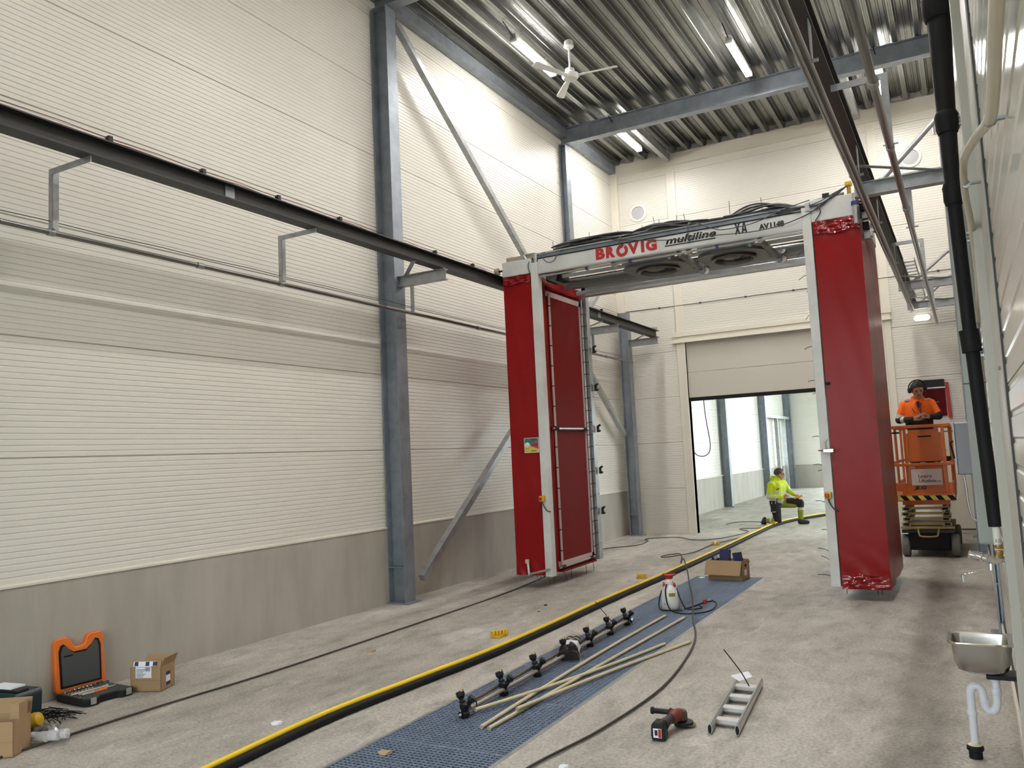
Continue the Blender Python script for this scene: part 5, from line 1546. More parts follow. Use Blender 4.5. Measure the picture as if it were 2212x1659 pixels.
# ================================================================ SMALL LITTER
def clips(x, y, a, n, lb, wrap=False):
    t = thing('yellow_clips', lb, 'clips', (x, y, 0), 'yellow clip strips on the floor')
    d = Vector((math.cos(a), math.sin(a), 0))
    sd = Vector((-d.y, d.x, 0))
    for k in range(n):
        c = Vector((x, y, 0.0)) + d * (k - (n - 1) / 2) * 0.034
        MB().tube([c + sd * 0.028 * math.cos(b) + Vector((0, 0, 0.034 + 0.03 * math.sin(b))) for b in [math.radians(-230 + 30 * j) for j in range(10)]], 0.0125, 7).build('clip', M_yclip, t, smooth=60)
    MB().box(tuple(Vector((x, y, 0)) - d * n * 0.019 - sd * 0.006 + Vector((0, 0, 0.002))), tuple(Vector((x, y, 0)) + d * n * 0.019 + sd * 0.006 + Vector((0, 0, 0.014)))).build('spine', M_yclip, t)
    if wrap:
        MB().lathe([(0.036, -0.02), (0.038, 0.02)], (x, y, 0.034), d, 12, cap=False).build('wrap', M_paper, t)
clips(-3.985, 6.78, 0.95, 5, 'strip of yellow plastic clips on the floor left of the yellow hose, nearest one')
clips(-3.90, 10.40, 0.25, 4, 'yellow plastic clips on the floor beyond the hose, left of the sprayer')
clips(-3.95, 14.20, 0.2, 4, 'yellow plastic clips in a white wrapper on the floor before the gate', True)
M_leaf = mat('tan_scrap', (0.40, 0.30, 0.17), 0.7)
def scrap(x, y, r, m, lb, cat='scrap'):
    rr = random.Random(int(x * 1000))
    poly = [(r * rr.uniform(0.6, 1.2) * math.cos(a), r * rr.uniform(0.5, 1.0) * math.sin(a)) for a in [2 * PI * k / 7 for k in range(7)]]
    mb = MB()
    mb.prism(poly, (x, y, 0.003), (1, 0, 0), (0, 1, 0.12), (0, 0, 0.004))
    mb.prism([(a * 0.6, b * 0.6) for a, b in poly], (x + r * 0.3, y, 0.006), (0.9, 0.1, 0.3), (0, 1, 0.2), (0.001, 0, 0.004))
    tag(mb.build('floor_scrap', m), lb, cat)
scrap(-4.80, 5.91, 0.05, M_leaf, 'torn brown paper scrap on the bare floor between the cable and the yellow hose')
scrap(-3.076, 3.883, 0.045, M_leaf, 'torn brown cardboard scrap on the grating at the bottom edge')
o = scrap(-3.861 - 0.23, 4.05, 0.045, M_paper, 'small crumpled clear-white scrap on the floor left of the yellow hose')
scrap(-2.03, 4.06, 0.03, M_paper, 'little white scrap at the bottom edge beside the cable')
scrap(-4.28, 8.32, 0.025, M_black, 'tiny black scrap on the floor beyond the nearest clips, the far one of two')
scrap(-4.18, 7.96, 0.012, M_black, 'tiny black speck on the floor beyond the nearest clips, the near one of two')
scrap(-3.15, 10.60, 0.04, M_paper, 'white paper slip on the grating left of the open carton')
# ================================================================ RIGHT WALL FITTINGS
t = thing('downpipe', 'black insulated downpipe with sleeves and wall clamps on the right wall', 'pipe', (0.06, 5.0, 1.18))
P = [(0.062, 5.0, 4.6), (0.060, 5.0, 4.0), (0.050, 5.0, 3.40), (0.046, 5.0, 2.95), (0.058, 5.0, 2.28), (0.090, 5.0, 1.18)]
MB().tube(P, 0.04, 20, radii=[0.062, 0.060, 0.046, 0.036, 0.034, 0.034]).build('pipe', M_black, t, smooth=50)
def sleeve(z, x, r, h):
    MB().lathe([(r * 0.86, -h), (r, -h * 0.6), (r, h * 0.3), (r * 1.06, h * 0.6), (r * 0.9, h)], (x, 5.0, z), n=22).build('sleeve', M_black, t, smooth=40)
sleeve(4.03, 0.056, 0.078, 0.07)
sleeve(3.37, 0.049, 0.058, 0.06)
sleeve(2.97, 0.046, 0.050, 0.06)
MB().cyl((0.055, 5.0, 2.22), (0.062, 5.0, 2.03 + 0.07), 0.048, 20).build('sleeve', M_black, t, smooth=40)
for z, x in ((3.37, 0.049), (2.95, 0.046), (2.72, 0.05), (2.1, 0.06), (1.19, 0.088)):
    c = MB().tube([(x, 5.0, z), (XR, 5.0, z)], 0.008, 8).build('wall_clamp', M_galv, t)
    MB().tube([(x + 0.055, 5.0, z - 0.045), (x + 0.055, 5.0, z + 0.045)], 0.006, 8).build('clamp_screw', M_galv, c)
    for s in (-1, 1):
        MB().box((x + 0.04, 4.985, z + s * 0.022 - 0.006), (x + 0.07, 5.015, z + s * 0.022 + 0.006)).build('nut', M_galv, c)
t = thing('wall_duct', 'pale grey round-topped pipe casing on the right wall behind the black downpipe', 'pipe casing', (0.05, 5.35, 1.05))
pr = [(-0.055, 1.05), (0.055, 1.05)] + [(0.055 * math.cos(a), 2.93 + 0.10 * math.sin(a)) for a in [PI * k / 12 for k in range(13)]]
MB().prism(pr, (0.062, 5.32, 0), (1, 0, 0), (0, 0, 1), (0, 0.07, 0)).build('casing', mat('pale_grey_casing', (0.33, 0.34, 0.32), 0.35), t, bevel=0.012)
MB().box((0.005, 5.315, 1.95), (0.118, 5.322, 1.955)).build('seam', M_joint, t)

t = thing('conduit', 'cream plastic conduit running with a bend along the right wall near the camera', 'conduit', (0.1, 3, 2.3))
cp = [(0.115, 1.0, 2.40), (0.11, 1.608, 2.403), (0.11, 1.966, 2.376), (0.108, 2.193, 2.389), (0.095, 2.75, 2.53), (0.075, 3.40, 2.66), (0.075, 3.70, 2.62), (0.09, 3.95, 2.56), (0.105, 4.36, 2.47), (0.11, 4.81, 2.33), (0.115, 5.6, 2.30)]
MB().tube(smoothpath(cp, 6), 0.0135, 12).build('tube', M_cream_pipe, t, smooth=60)
for c in ((0.11, 2.19, 2.389), (0.08, 3.62, 2.635), (0.107, 4.45, 2.445), (0.11, 4.75, 2.35)):
    MB().lathe([(0.0155, -0.008), (0.0155, 0.008)], c, (0, 1, 0.05), 14).build('clip', M_galv, t)
    MB().box((c[0], c[1] - 0.006, c[2] - 0.004), (XR, c[1] + 0.006, c[2] + 0.004)).build('clip_foot', M_galv, t)

# mixer tap
t = thing('mixer_tap', 'chrome wall mixer tap with a swivel spout under the black downpipe', 'tap', (0.10, 5.0, 0.95))
MB().cyl((0.092, 5.0, 1.06), (0.090, 5.0, 1.18), 0.018, 14).build('riser', M_white, t, smooth=40)
MB().lathe([(0.014, 0), (0.020, 0.01), (0.020, 0.03), (0.015, 0.035), (0.021, 0.045), (0.021, 0.06), (0.014, 0.065)], (0.093, 5.0, 1.025), n=16).build('brass_union', M_brass, t, smooth=40)
MB().lathe([(0.016, 0), (0.019, 0.01), (0.019, 0.028)], (0.093, 5.0, 1.09), n=16).build('union', M_chrome, t, smooth=40)
MB().tube([(XR, 5.0, 1.01), (0.105, 5.0, 1.01), (0.09, 5.0, 1.008)], 0.017, 14).build('wall_union', M_chrome, t, smooth=40)
MB().tube([(0.095, 5.0, 1.008), (0.06, 4.99, 1.008), (0.02, 4.98, 1.018), (-0.01, 4.975, 1.03), (-0.035, 4.972, 1.037)], 0.018, 16, radii=[0.016, 0.024, 0.022, 0.024, 0.020]).build('body', M_chrome, t, smooth=50)
MB().lathe([(0.010, 0), (0.022, 0.004), (0.024, 0.03), (0.017, 0.036)], (-0.014, 4.975, 1.03), (-0.96, -0.05, 0.2), 16).build('knob', M_chrome, t, smooth=40)
for q in ((0.035, 4.985, 1.014), (0.008, 4.978, 1.024)):
    MB().lathe([(0.024, -0.004), (0.028, 0.0), (0.024, 0.004)], q, (-0.97, -0.1, 0.2), 18).build('collar', M_chrome, t, smooth=40)
MB().tube([(0.052, 4.99, 1.0), (0.05, 4.985, 0.97), (0.05, 4.98, 0.952)], 0.012, 12).build('spout_joint', M_chrome, t, smooth=40)
MB().tube([(0.052, 4.98, 0.955), (-0.02, 4.95, 0.945), (-0.072, 4.93, 0.938), (-0.078, 4.928, 0.932), (-0.08, 4.927, 0.915)], 0.006, 10).build('spout', M_chrome, t, smooth=50)
MB().cyl((-0.080, 4.927, 0.938), (-0.080, 4.927, 0.902), 0.011, 12).build('aerator', M_chrome, t, smooth=40)

# hand basin
t = thing('hand_basin', 'small stainless steel hand basin on a black wall bracket at the right edge', 'sink', (-0.03, 4.95, 0.42))
cx, cy = -0.030, 4.93
def rrect(w, d, r, z, n=6):
    pts = []
    for (sx, sy, a0) in ((1, 1, 0), (-1, 1, 90), (-1, -1, 180), (1, -1, 270)):
        for k in range(n + 1):
            a = math.radians(a0 + 90 * k / n)
            pts.append((cx + sx * (w / 2 - r) + r * math.cos(a), cy + sy * (d / 2 - r) + r * math.sin(a), z))
    return pts
def loft(rings, close_last=True):
    mb = MB()
    n = len(rings[0])
    vs = [p for r in rings for p in r]
    fs = [(i * n + k, i * n + (k + 1) % n, (i + 1) * n + (k + 1) % n, (i + 1) * n + k) for i in range(len(rings) - 1) for k in range(n)]
    if close_last:
        fs.append(tuple((len(rings) - 1) * n + k for k in range(n)))
    return mb.add(vs, fs)
zt = 0.615
outer = [rrect(0.275, 0.255, 0.045, zt - 0.004), rrect(0.262, 0.242, 0.045, zt - 0.06), rrect(0.255, 0.235, 0.05, zt - 0.10), rrect(0.225, 0.20, 0.06, zt - 0.145), rrect(0.15, 0.13, 0.05, zt - 0.165), rrect(0.06, 0.06, 0.029, zt - 0.17)]
inner = [rrect(0.262, 0.242, 0.042, zt + 0.0005), rrect(0.252, 0.232, 0.042, zt - 0.02), rrect(0.245, 0.225, 0.05, zt - 0.095), rrect(0.215, 0.19, 0.06, zt - 0.138), rrect(0.14, 0.12, 0.05, zt - 0.157), rrect(0.05, 0.05, 0.024, zt - 0.16)]
loft(outer).build('bowl', M_steel, t, smooth=50)
loft(inner).build('bowl_inside', M_steel, t, smooth=50)
rim = [rrect(0.262, 0.242, 0.042, zt + 0.0005), rrect(0.30, 0.28, 0.055, zt + 0.003), rrect(0.304, 0.284, 0.056, zt - 0.002), rrect(0.300, 0.280, 0.055, zt - 0.009), rrect(0.275, 0.255, 0.045, zt - 0.006)]
loft(rim, False).build('rim', mat('polished_rim', (0.62, 0.56, 0.46), 0.15, 1.0), t, smooth=50)
MB().box((0.09, cy - 0.14, zt - 0.006), (XR, cy + 0.14, zt + 0.004)).build('wall_ledge', M_steel, t)
MB().cyl((0.035, cy + 0.118, zt - 0.04), (0.035, cy + 0.125, zt - 0.04), 0.012, 12).build('overflow', M_chrome, t)
MB().box((-0.02, cy - 0.05, zt - 0.192), (XR, cy + 0.10, zt - 0.172)).build('bracket', M_blackp, t, bevel=0.004)
MB().box((XR - 0.02, cy - 0.05, zt - 0.235), (XR, cy + 0.05, zt - 0.17)).build('bracket_plate', M_blackp, t)
# waste trap
t = thing('waste_trap', 'white plastic waste trap under the basin going into the floor', 'waste pipe', (-0.095, 4.98, 0))
y = 4.97
MB().tube(smoothpath([(0.02, y, 0.425), (0.02, y, 0.36), (0.018, y, 0.29), (0.008, y, 0.255), (-0.012, y, 0.243), (-0.032, y, 0.256), (-0.040, y, 0.29), (-0.043, y, 0.335), (-0.055, y, 0.360), (-0.075, y, 0.364), (-0.092, y, 0.35), (-0.099, y, 0.31), (-0.099, y, 0.2), (-0.100, y, 0.03)], 6), 0.0195, 16).build('pipe', M_pvc, t, smooth=60)
for (x, z, r, h) in ((0.019, 0.345, 0.025, 0.035), (-0.008 - 0.03, 0.29, 0.024, 0.012), (-0.099, 0.225, 0.0245, 0.025), (0.0195, 0.40, 0.023, 0.012)):
    MB().lathe([(r * 0.9, 0), (r, 0.004), (r, h - 0.004), (r * 0.9, h)], (x, y, z - h / 2), n=18).build('nut', M_pvc, t, smooth=40)
MB().lathe([(0.032, 0.0), (0.032, 0.035), (0.040, 0.042), (0.040, 0.058), (0.026, 0.066)], (-0.100, y, 0.0), n=20).build('floor_seal', M_black, t, smooth=40)
MB().lathe([(0.030, 0), (0.034, 0.004), (0.022, 0.012)], (-0.100, y, 0.062), n=20).build('collar', M_rod, t, smooth=40)
for p, r in (((-1.35, 6.75, 0), 0.09), ((0.0, 6.6, 0), 0.12)):
    pass

# stainless control box with pipes
t = thing('control_box', 'stainless steel control box on the right wall beside the lift', 'control box', (0.0, 9.1, 1.27))
MB().box((-0.105, 9.0, 1.295), (0.10, 9.22, 1.80)).build('box', mat('dull_stainless', (0.20, 0.20, 0.21), 0.5, 0.8), t, bevel=0.008)
MB().box((-0.118, 8.995, 1.30), (-0.105, 9.225, 1.795)).build('door', M_galv, t, bevel=0.003)
MB().box((-0.10, 8.99, 1.785), (0.10, 9.23, 1.80)).build('roof', M_galv, t)
MB().tube([(-0.125, 9.05, 1.62), (-0.15, 9.05, 1.6), (-0.125, 9.05, 1.45)], 0.008, 8).build('door_handle', M_black, t)
MB().box((0.10, 9.05, 1.4), (XR, 9.15, 1.7)).build('wall_mount', M_galv, t)
MB().tube([(0.085, 9.06, 1.30), (0.085, 9.06, 1.14)], 0.022, 12).build('hose_sleeve', M_black, t, smooth=40)
MB().tube([(0.085, 9.06, 1.14), (0.088, 9.06, 1.08), (0.088, 9.06, 1.03)], 0.011, 10).build('valve', M_brass, t, smooth=40)
MB().box((0.06, 9.05, 1.10), (0.10, 9.07, 1.112)).build('valve_lever', M_brass, t)
MB().tube(smoothpath([(0.088, 9.06, 1.03), (0.08, 9.06, 0.93), (0.03, 9.06, 0.86), (-0.02, 9.06, 0.88), (-0.045, 9.06, 1.0), (-0.05, 9.06, 1.15), (-0.06, 9.06, 1.295)], 6), 0.009, 8).build('hose', M_alu, t, smooth=60)
MB().tube([(0.08, 9.3, 1.85), (0.065, 9.3, 2.9), (0.06, 9.3, 3.2)], 0.028, 12).build('riser', M_black, t, smooth=40)

# grey pipe stub right wall door closer
t = thing('wall_switch', 'small orange switch box on the right wall above the control box', 'switch', (0.08, 12.0, 2.0))
MB().box((0.085, 12.0, 2.02), (XR, 12.15, 2.2)).build('box', M_orange, t, bevel=0.006)
MB().box((0.08, 12.02, 2.06), (0.086, 12.13, 2.16)).build('face', M_clampgrey, t)

# ================================================================ SCISSOR LIFT
LX0, LX1, LY0, LY1 = -0.945, -0.225, 12.95, 14.75
LM = (LX0 + LX1) / 2
t = thing('scissor_lift', 'orange scissor lift with a lettered front panel and hazard stripes, carrying the man', 'scissor lift', (LM, 13.85, 0))
for x in (LX0 + 0.055, LX1 - 0.035):
    for y in (13.12, 14.6):
        w = MB().lathe([(0.06, -0.055), (0.135, -0.055), (0.155, -0.035), (0.155, 0.035), (0.135, 0.055), (0.06, 0.055)], (x, y, 0.156), (1, 0, 0), 28).build('wheel', M_tyre, t, smooth=40)
        MB().lathe([(0.10, -0.045), (0.07, -0.058), (0.03, -0.058), (0.03, 0.058), (0.07, 0.058), (0.10, 0.045)], (x, y, 0.156), (1, 0, 0), 20).build('hub', M_black, w, smooth=40)
MB().box((LX0 + 0.10, LY0 + 0.04, 0.10), (LX1 - 0.10, LY1 - 0.03, 0.36)).build('chassis', M_black, t, bevel=0.02)
MB().box((LX0 + 0.02, LY0 + 0.02, 0.34), (LX1 - 0.04, LY1 - 0.02, 0.385)).build('chassis_deck', M_rail, t, bevel=0.006)
MB().tube(smoothpath([(LM - 0.13, LY0 + 0.01, 0.40), (LM - 0.12, LY0 - 0.04, 0.34), (LM - 0.09, LY0 - 0.05, 0.30), (LM + 0.09, LY0 - 0.05, 0.30), (LM + 0.12, LY0 - 0.04, 0.34), (LM + 0.13, LY0 + 0.01, 0.40)], 4), 0.012, 8).build('front_step', M_scissor, t, smooth=50)
MB().box((LX0 + 0.01, LY0 + 0.0, 0.40), (LX1 - 0.03, LY0 + 0.06, 0.43)).build('scissor_base', M_scissor, t, bevel=0.004)
for k in range(4):
    z = 0.465 + k * 0.072
    for x in (LX0 + 0.09 + 0.014 * (k % 2), LX1 - 0.115 - 0.014 * (k % 2)):
        s = 1 if k % 2 else -1
        MB().bar((x, LY0 + 0.03, z + s * 0.006), (x, LY1 - 0.08, z - s * 0.006), 0.045, 0.055).build('scissor_arm', M_scissor, t)
        MB().box((x - 0.055, LY0 + 0.01, z - 0.028), (x + 0.055, LY0 + 0.034, z + 0.020)).build('arm_cap', M_scissor, t)
        MB().box((x - 0.035, LY0 + 0.005, z - 0.018), (x + 0.035, LY0 + 0.012, z + 0.012)).build('arm_mouth', M_black, t)
    MB().box((LX0 + 0.14, LY0 + 0.04, z - 0.014), (LX1 - 0.16, LY0 + 0.06, z + 0.022)).build('cross_tube', M_scissor, t)
MB().box((LX0 + 0.06, LY0 + 0.05, 0.73), (LX1 - 0.07, LY1 - 0.05, 0.785)).build('platform_frame', M_lift, t)
lettering('unit_number', '78', LM - 0.05, LM + 0.02, 0.74, 0.775, LY0 + 0.049, M_clampgrey, t)
plat = MB().box((LX0 - 0.005, LY0 - 0.03, 0.785), (LX1 + 0.012, LY1 + 0.02, 0.90)).build('platform', M_lift, t, bevel=0.006)
hz = MB().box((LX0 + 0.015, LY0 - 0.034, 0.80), (LX1 + 0.008, LY0 - 0.03, 0.865)).build('hazard_stripe', M_sy, plat)
for k in range(5):
    x = LX0 + 0.07 + k * 0.147
    MB().prism([(0, 0.865), (0.075, 0.865), (0.125, 0.80), (0.05, 0.80)], (x - 0.03, LY0 - 0.0355, 0), (1, 0, 0), (0, 0, 1), (0, 0.0015, 0)).build('hazard_bar', M_black, plat)
for s, y in ((-1, LY0),):
    MB().prism([(LX0 - 0.005, 0.93), (LX0 + 0.08, 0.925), (LX0 + 0.08, 0.88), (LX0 - 0.03, 0.86)], (0, LY0 - 0.05, 0), (1, 0, 0), (0, 0, 1), (0, 0.02, 0)).build('latch_plate', mat('pale_orange', (0.62, 0.26, 0.13), 0.45), plat)
MB().box((LX0, LY0 - 0.01, 0.90), (LX1, LY0 + 0.02, 1.04)).build('toe_board', M_lift, t, bevel=0.004)
for x in (LX0, LX1):
    MB().box((x - 0.01, LY0, 0.90), (x + 0.01, LY1, 1.04)).build('toe_board', M_lift, t)
# front gate: posts, rails, two panels
for x in (LX0 + 0.165, LX1 - 0.075):
    MB().box((x - 0.022, LY0 - 0.018, 0.90), (x + 0.022, LY0 + 0.022, 1.83)).build('post', M_lift, t, bevel=0.006)
for x in (LX0, LX1):
    for y in (13.6, LY1):
        MB().box((x - 0.018, y - 0.02, 0.90), (x + 0.018, y + 0.02, 1.83)).build('post', M_lift, t, bevel=0.006)
MB().bar((LX0 - 0.0, LY0, 1.835), (LX1 + 0.03, LY0, 1.835), 0.04, 0.045).build('top_rail', M_lift, t, bevel=0.006)
MB().bar((LX0 + 0.0, LY0 - 0.02, 1.30), (LX1 + 0.035, LY0 - 0.02, 1.30), 0.035, 0.04).build('mid_rail', M_lift, t, bevel=0.006)
MB().box((LX0 - 0.02, LY0 - 0.03, 1.285), (LX0 + 0.02, LY0 + 0.005, 1.315)).build('rail_tip', M_black, t)
for x in (LX0, LX1):
    for z in (1.835, 1.33):
        MB().bar((x, LY0 + 0.02, z), (x, LY1, z), 0.035, 0.04).build('side_rail', M_lift, t)
for z in (1.835, 1.33):
    MB().bar((LX0, LY1, z), (LX1, LY1, z), 0.035, 0.04).build('rear_rail', M_lift, t)
up = MB().box((LX0 + 0.19, LY0 - 0.004, 1.335), (LX1 - 0.10, LY0 + 0.012, 1.79)).build('gate_panel', M_lift, t, bevel=0.01)
MB().box((LX0 + 0.33, LY0 - 0.007, 1.68), (LX1 - 0.22, LY0 - 0.004, 1.70)).build('grip_slot', M_black, up)
for x in (LX0 + 0.185, LX1 - 0.12):
    MB().box((x, LY0 - 0.026, 1.74), (x + 0.025, LY0 - 0.018, 1.80)).build('sticker', M_paper, up)
MB().box((LX0 + 0.20, LY0 - 0.01, 1.325), (LX1 - 0.12, LY0 + 0.01, 1.335)).build('gate_gap', M_black, up)
lo = MB().box((LX0 + 0.19, LY0 - 0.006, 0.93), (LX1 - 0.10, LY0 + 0.012, 1.28)).build('lower_panel', M_lift, t, bevel=0.01)
MB().box((LX0 + 0.19, LY0 - 0.022, 1.245), (LX0 + 0.27, LY0 - 0.006, 1.275)).build('plate', mat('pale_plate', (0.38, 0.30, 0.24), 0.5), lo)
sgn = MB().box((LX0 + 0.205, LY0 - 0.026, 1.01), (LX1 - 0.125, LY0 - 0.022, 1.235)).build('sign', mat('pale_pink_sign', (0.52, 0.44, 0.42), 0.5), t)
MB().box((LX0 + 0.22, LY0 - 0.022, 1.05), (LX1 - 0.13, LY0 - 0.006, 1.2)).build('sign_backing', M_lift, t)
M_wine = mat('wine_lettering', (0.10, 0.012, 0.018), 0.5)
lettering('sign_lettering', 'Lavpris', LX0 + 0.298, LX0 + 0.465, 1.10, 1.158, LY0 - 0.026, M_wine, sgn, bold=0.015)
lettering('sign_lettering', 'Liftutleie', LX0 + 0.300, LX0 + 0.515, 1.047, 1.094, LY0 - 0.026, M_wine, sgn, bold=0.015)
lettering('sign_lettering', '.no', LX0 + 0.520, LX0 + 0.568, 1.047, 1.070, LY0 - 0.026, M_wine, sgn, bold=0.01)
MB().tube([(LX0 + 0.30 + 0.05 * math.cos(a), LY0 - 0.0265, 1.165 + 0.05 * math.sin(a)) for a in [math.radians(20 + 14 * k) for k in range(10)]], 0.003, 5).build('sign_emblem', M_clampgrey, sgn)
lettering('panel_lettering', 'JLG', LX0 + 0.222, LX0 + 0.392, 0.925 + 0.01, 0.995, LY0 - 0.008 - 0.003, M_ink, lo, bold=0.05, shear=0.3)
lettering('panel_lettering_edge', 'JLG', LX0 + 0.216, LX0 + 0.398, 0.931, 0.999, LY0 - 0.0075, M_paper, lo, bold=0.075, shear=0.3)
MB().box((LX1 - 0.06, LY0 + 0.02, 1.33), (LX1 + 0.005, LY0 + 0.10, 1.40)).build('control_joystick', M_black, t, bevel=0.01)
MB().box((LX0 + 0.0, LY0 + 0.01, 1.745), (LX0 + 0.10, LY0 + 0.05, 1.77)).build('clamp_handle', M_black, t)
# ================================================================ PEOPLE
def capsule(mb, p, q, r1, r2, n=14):
    p, q = Vector(p), Vector(q)
    d = q - p
    L = max(d.length, 1e-5)
    d = d / L if d.length > 1e-6 else Vector((0, 0, 1))
    prof = []
    for k in range(5):
        a = PI / 2 * k / 4
        prof.append((r1 * math.sin(a), -r1 * math.cos(a)))
    for k in range(5):
        a = PI / 2 * k / 4
        prof.append((r2 * math.cos(a), L + r2 * math.sin(a)))
    mb.lathe(prof, p, d, n)


def person_body(name, root, caps, mats, voxel=0.006, smooth_it=4):
    """caps: (p, q, r1, r2, tag or [(t, tag), ...]); one continuous remeshed figure, cloth colour by nearest limb"""
    mb = MB()
    for c in caps:
        capsule(mb, c[0], c[1], c[2], c[3])
    org = WORLD[root.name]
    me = bpy.data.meshes.new(name)
    me.from_pydata([tuple(Vector(v) - org) for v in mb.v], [], mb.f)
    bm = bmesh.new()
    bm.from_mesh(me)
    bmesh.ops.recalc_face_normals(bm, faces=bm.faces)
    bm.to_mesh(me)
    bm.free()
    tmp = bpy.data.objects.new('body_tmp', me)
    COL.objects.link(tmp)
    r = tmp.modifiers.new('r', 'REMESH')
    r.mode = 'VOXEL'
    r.voxel_size = voxel
    s = tmp.modifiers.new('s', 'SMOOTH')
    s.iterations = smooth_it
    s.factor = 0.5
    dg = bpy.context.evaluated_depsgraph_get()
    dg.update()
    nm = bpy.data.meshes.new_from_object(tmp.evaluated_get(dg))
    bpy.data.objects.remove(tmp)
    bpy.data.meshes.remove(me)
    nm.name = name
    names = list(mats.keys())
    nm.materials.clear()
    for k in names:
        nm.materials.append(mats[k])
    n = len(nm.polygons)
    cen = np.empty(n * 3)
    nm.polygons.foreach_get('center', cen)
    cen = cen.reshape(-1, 3) + np.array(org)
    best = np.full(n, 1e9)
    idx = np.zeros(n, dtype=np.int32)
    for c in caps:
        p, q = np.array(c[0], float), np.array(c[1], float)
        d = q - p
        L2 = max(d @ d, 1e-9)
        t = np.clip(((cen - p) @ d) / L2, 0, 1)
        dist = np.linalg.norm(cen - (p + t[:, None] * d), axis=1) - (c[2] + (c[3] - c[2]) * t)
        tags = c[4] if isinstance(c[4], list) else [(9, c[4])]
        ti = np.zeros(n, dtype=np.int32)
        prev = -9
        for lim, tg in tags:
            ti[(t >= prev) & (t < lim)] = names.index(tg)
            prev = lim
        m = dist < best
        best[m] = dist[m]
        idx[m] = ti[m]
    nm.polygons.foreach_set('material_index', idx)
    nm.shade_smooth()
    o = bpy.data.objects.new(name, nm)
    COL.objects.link(o)
    o.parent = root
    WORLD[o.name] = org
    return o


def hand(caps, wrist, palm_dir, thumb_dir, curl_dir, tag='skin', s=1.0):
    """palm, four unequal bent fingers and a thumb from the side of the palm"""
    w, d, th, cu = Vector(wrist), Vector(palm_dir).normalized(), Vector(thumb_dir).normalized(), Vector(curl_dir).normalized()
    side = th
    k1, k2 = w + d * 0.085 * s + side * 0.026 * s, w + d * 0.080 * s - side * 0.028 * s
    caps.append((w + side * 0.012 * s, k1, 0.020 * s, 0.016 * s, tag))
    caps.append((w - side * 0.012 * s, k2, 0.020 * s, 0.014 * s, tag))
    for i, (L, o) in enumerate(((0.070, 0.030), (0.078, 0.010), (0.072, -0.010), (0.058, -0.029))):
        b = w + d * 0.082 * s + side * o * s
        m = b + (d * 0.75 + cu * 0.66).normalized() * L * 0.52 * s
        e = m + (d * 0.15 + cu * 1.0).normalized() * L * 0.48 * s
        caps.append((b, m, 0.0095 * s, 0.0085 * s, tag))
        caps.append((m, e, 0.0085 * s, 0.0075 * s, tag))
    tb = w + d * 0.025 * s + side * 0.026 * s
    tm = tb + (d * 0.7 + side * 0.7).normalized() * 0.040 * s
    te = tm + (d * 0.9 + cu * 0.5 + side * 0.05).normalized() * 0.034 * s
    caps.append((tb, tm, 0.012 * s, 0.0105 * s, tag))
    caps.append((tm, te, 0.0105 * s, 0.0085 * s, tag))


def head(caps, c, face, up, s=1.0):
    c, f, u = Vector(c), Vector(face).normalized(), Vector(up).normalized()
    sd = f.cross(u).normalized()
    u = sd.cross(f).normalized()
    P = lambda a, b, z: c + f * a * s + sd * b * s + u * z * s
    caps += [(P(-0.022, 0, 0.028), P(0.022, 0, 0.035), 0.084 * s, 0.074 * s, 'skin'),
             (P(0.03, 0, -0.02), P(0.055, 0, -0.085), 0.062 * s, 0.030 * s, 'skin'),
             (P(0.0, 0.03, -0.03), P(0.05, 0.012, -0.085), 0.045 * s, 0.026 * s, 'skin'),
             (P(0.0, -0.03, -0.03), P(0.05, -0.012, -0.085), 0.045 * s, 0.026 * s, 'skin'),
             (P(0.088, 0, 0.012), P(0.107, 0, -0.022), 0.010 * s, 0.014 * s, 'skin'),
             (P(0.082, 0.022, -0.055), P(0.082, -0.022, -0.055), 0.011 * s, 0.011 * s, 'lip'),
             (P(0.082, 0.045, 0.035), P(0.088, 0.012, 0.036), 0.010 * s, 0.009 * s, 'skin'),
             (P(0.082, -0.045, 0.035), P(0.088, -0.012, 0.036), 0.010 * s, 0.009 * s, 'skin')]
    for b in (1, -1):
        caps.append((P(-0.005, b * 0.082, 0.018), P(0.0, b * 0.080, -0.025), 0.014 * s, 0.010 * s, 'skin'))
    return P


def head_parts(root, P, s=1.0, hair=M_hair, cap=False, muff=False):
    for b in (1, -1):
        MB().ball(P(0.086, b * 0.031, 0.012), 0.0115 * s, 10, 8).build('eye', mat('eye_dark', (0.02, 0.016, 0.014), 0.2), root, smooth=60)
    # hair as a thick shell over crown and back of the head
    mb = MB()
    n, m = 22, 12
    vs, fs = [], []
    for i in range(m + 1):
        for k in range(n):
            a = 2 * PI * k / n
            front = max(0.0, math.cos(a))
            lim = math.radians(118 - 60 * max(0.0, front) ** 0.7)
            th = lim * i / m
            r = 0.100 + 0.004 * math.sin(5 * a)
            vs.append(P(-0.004 + math.sin(th) * math.cos(a) * r * 1.10, math.sin(th) * math.sin(a) * r * 0.93, 0.030 + math.cos(th) * r * 0.98))
    for i in range(m):
        for k in range(n):
            fs.append((i * n + k, i * n + (k + 1) % n, (i + 1) * n + (k + 1) % n, (i + 1) * n + k))
    fs.append(tuple(m * n + k for k in range(n)))
    mb.add(vs, fs)
    h = mb.build('beanie' if cap else 'hair', hair, root, smooth=70)
    if muff:
        for b in (1, -1):
            mu = MB().lathe([(0.02, 0.0), (0.040, 0.004), (0.042, 0.028), (0.03, 0.042), (0.01, 0.046)], P(-0.005, b * 0.086, 0.0), P(0, b, 0) - P(0, 0, 0), 18).build('ear_defender', M_blackp, root, smooth=40)
        MB().tube([P(-0.02, 0.112 * math.cos(a), 0.03 + 0.115 * math.sin(a)) for a in [PI * k / 16 for k in range(17)]], 0.009, 8).build('headband', M_blackp, root, smooth=60)
    return h


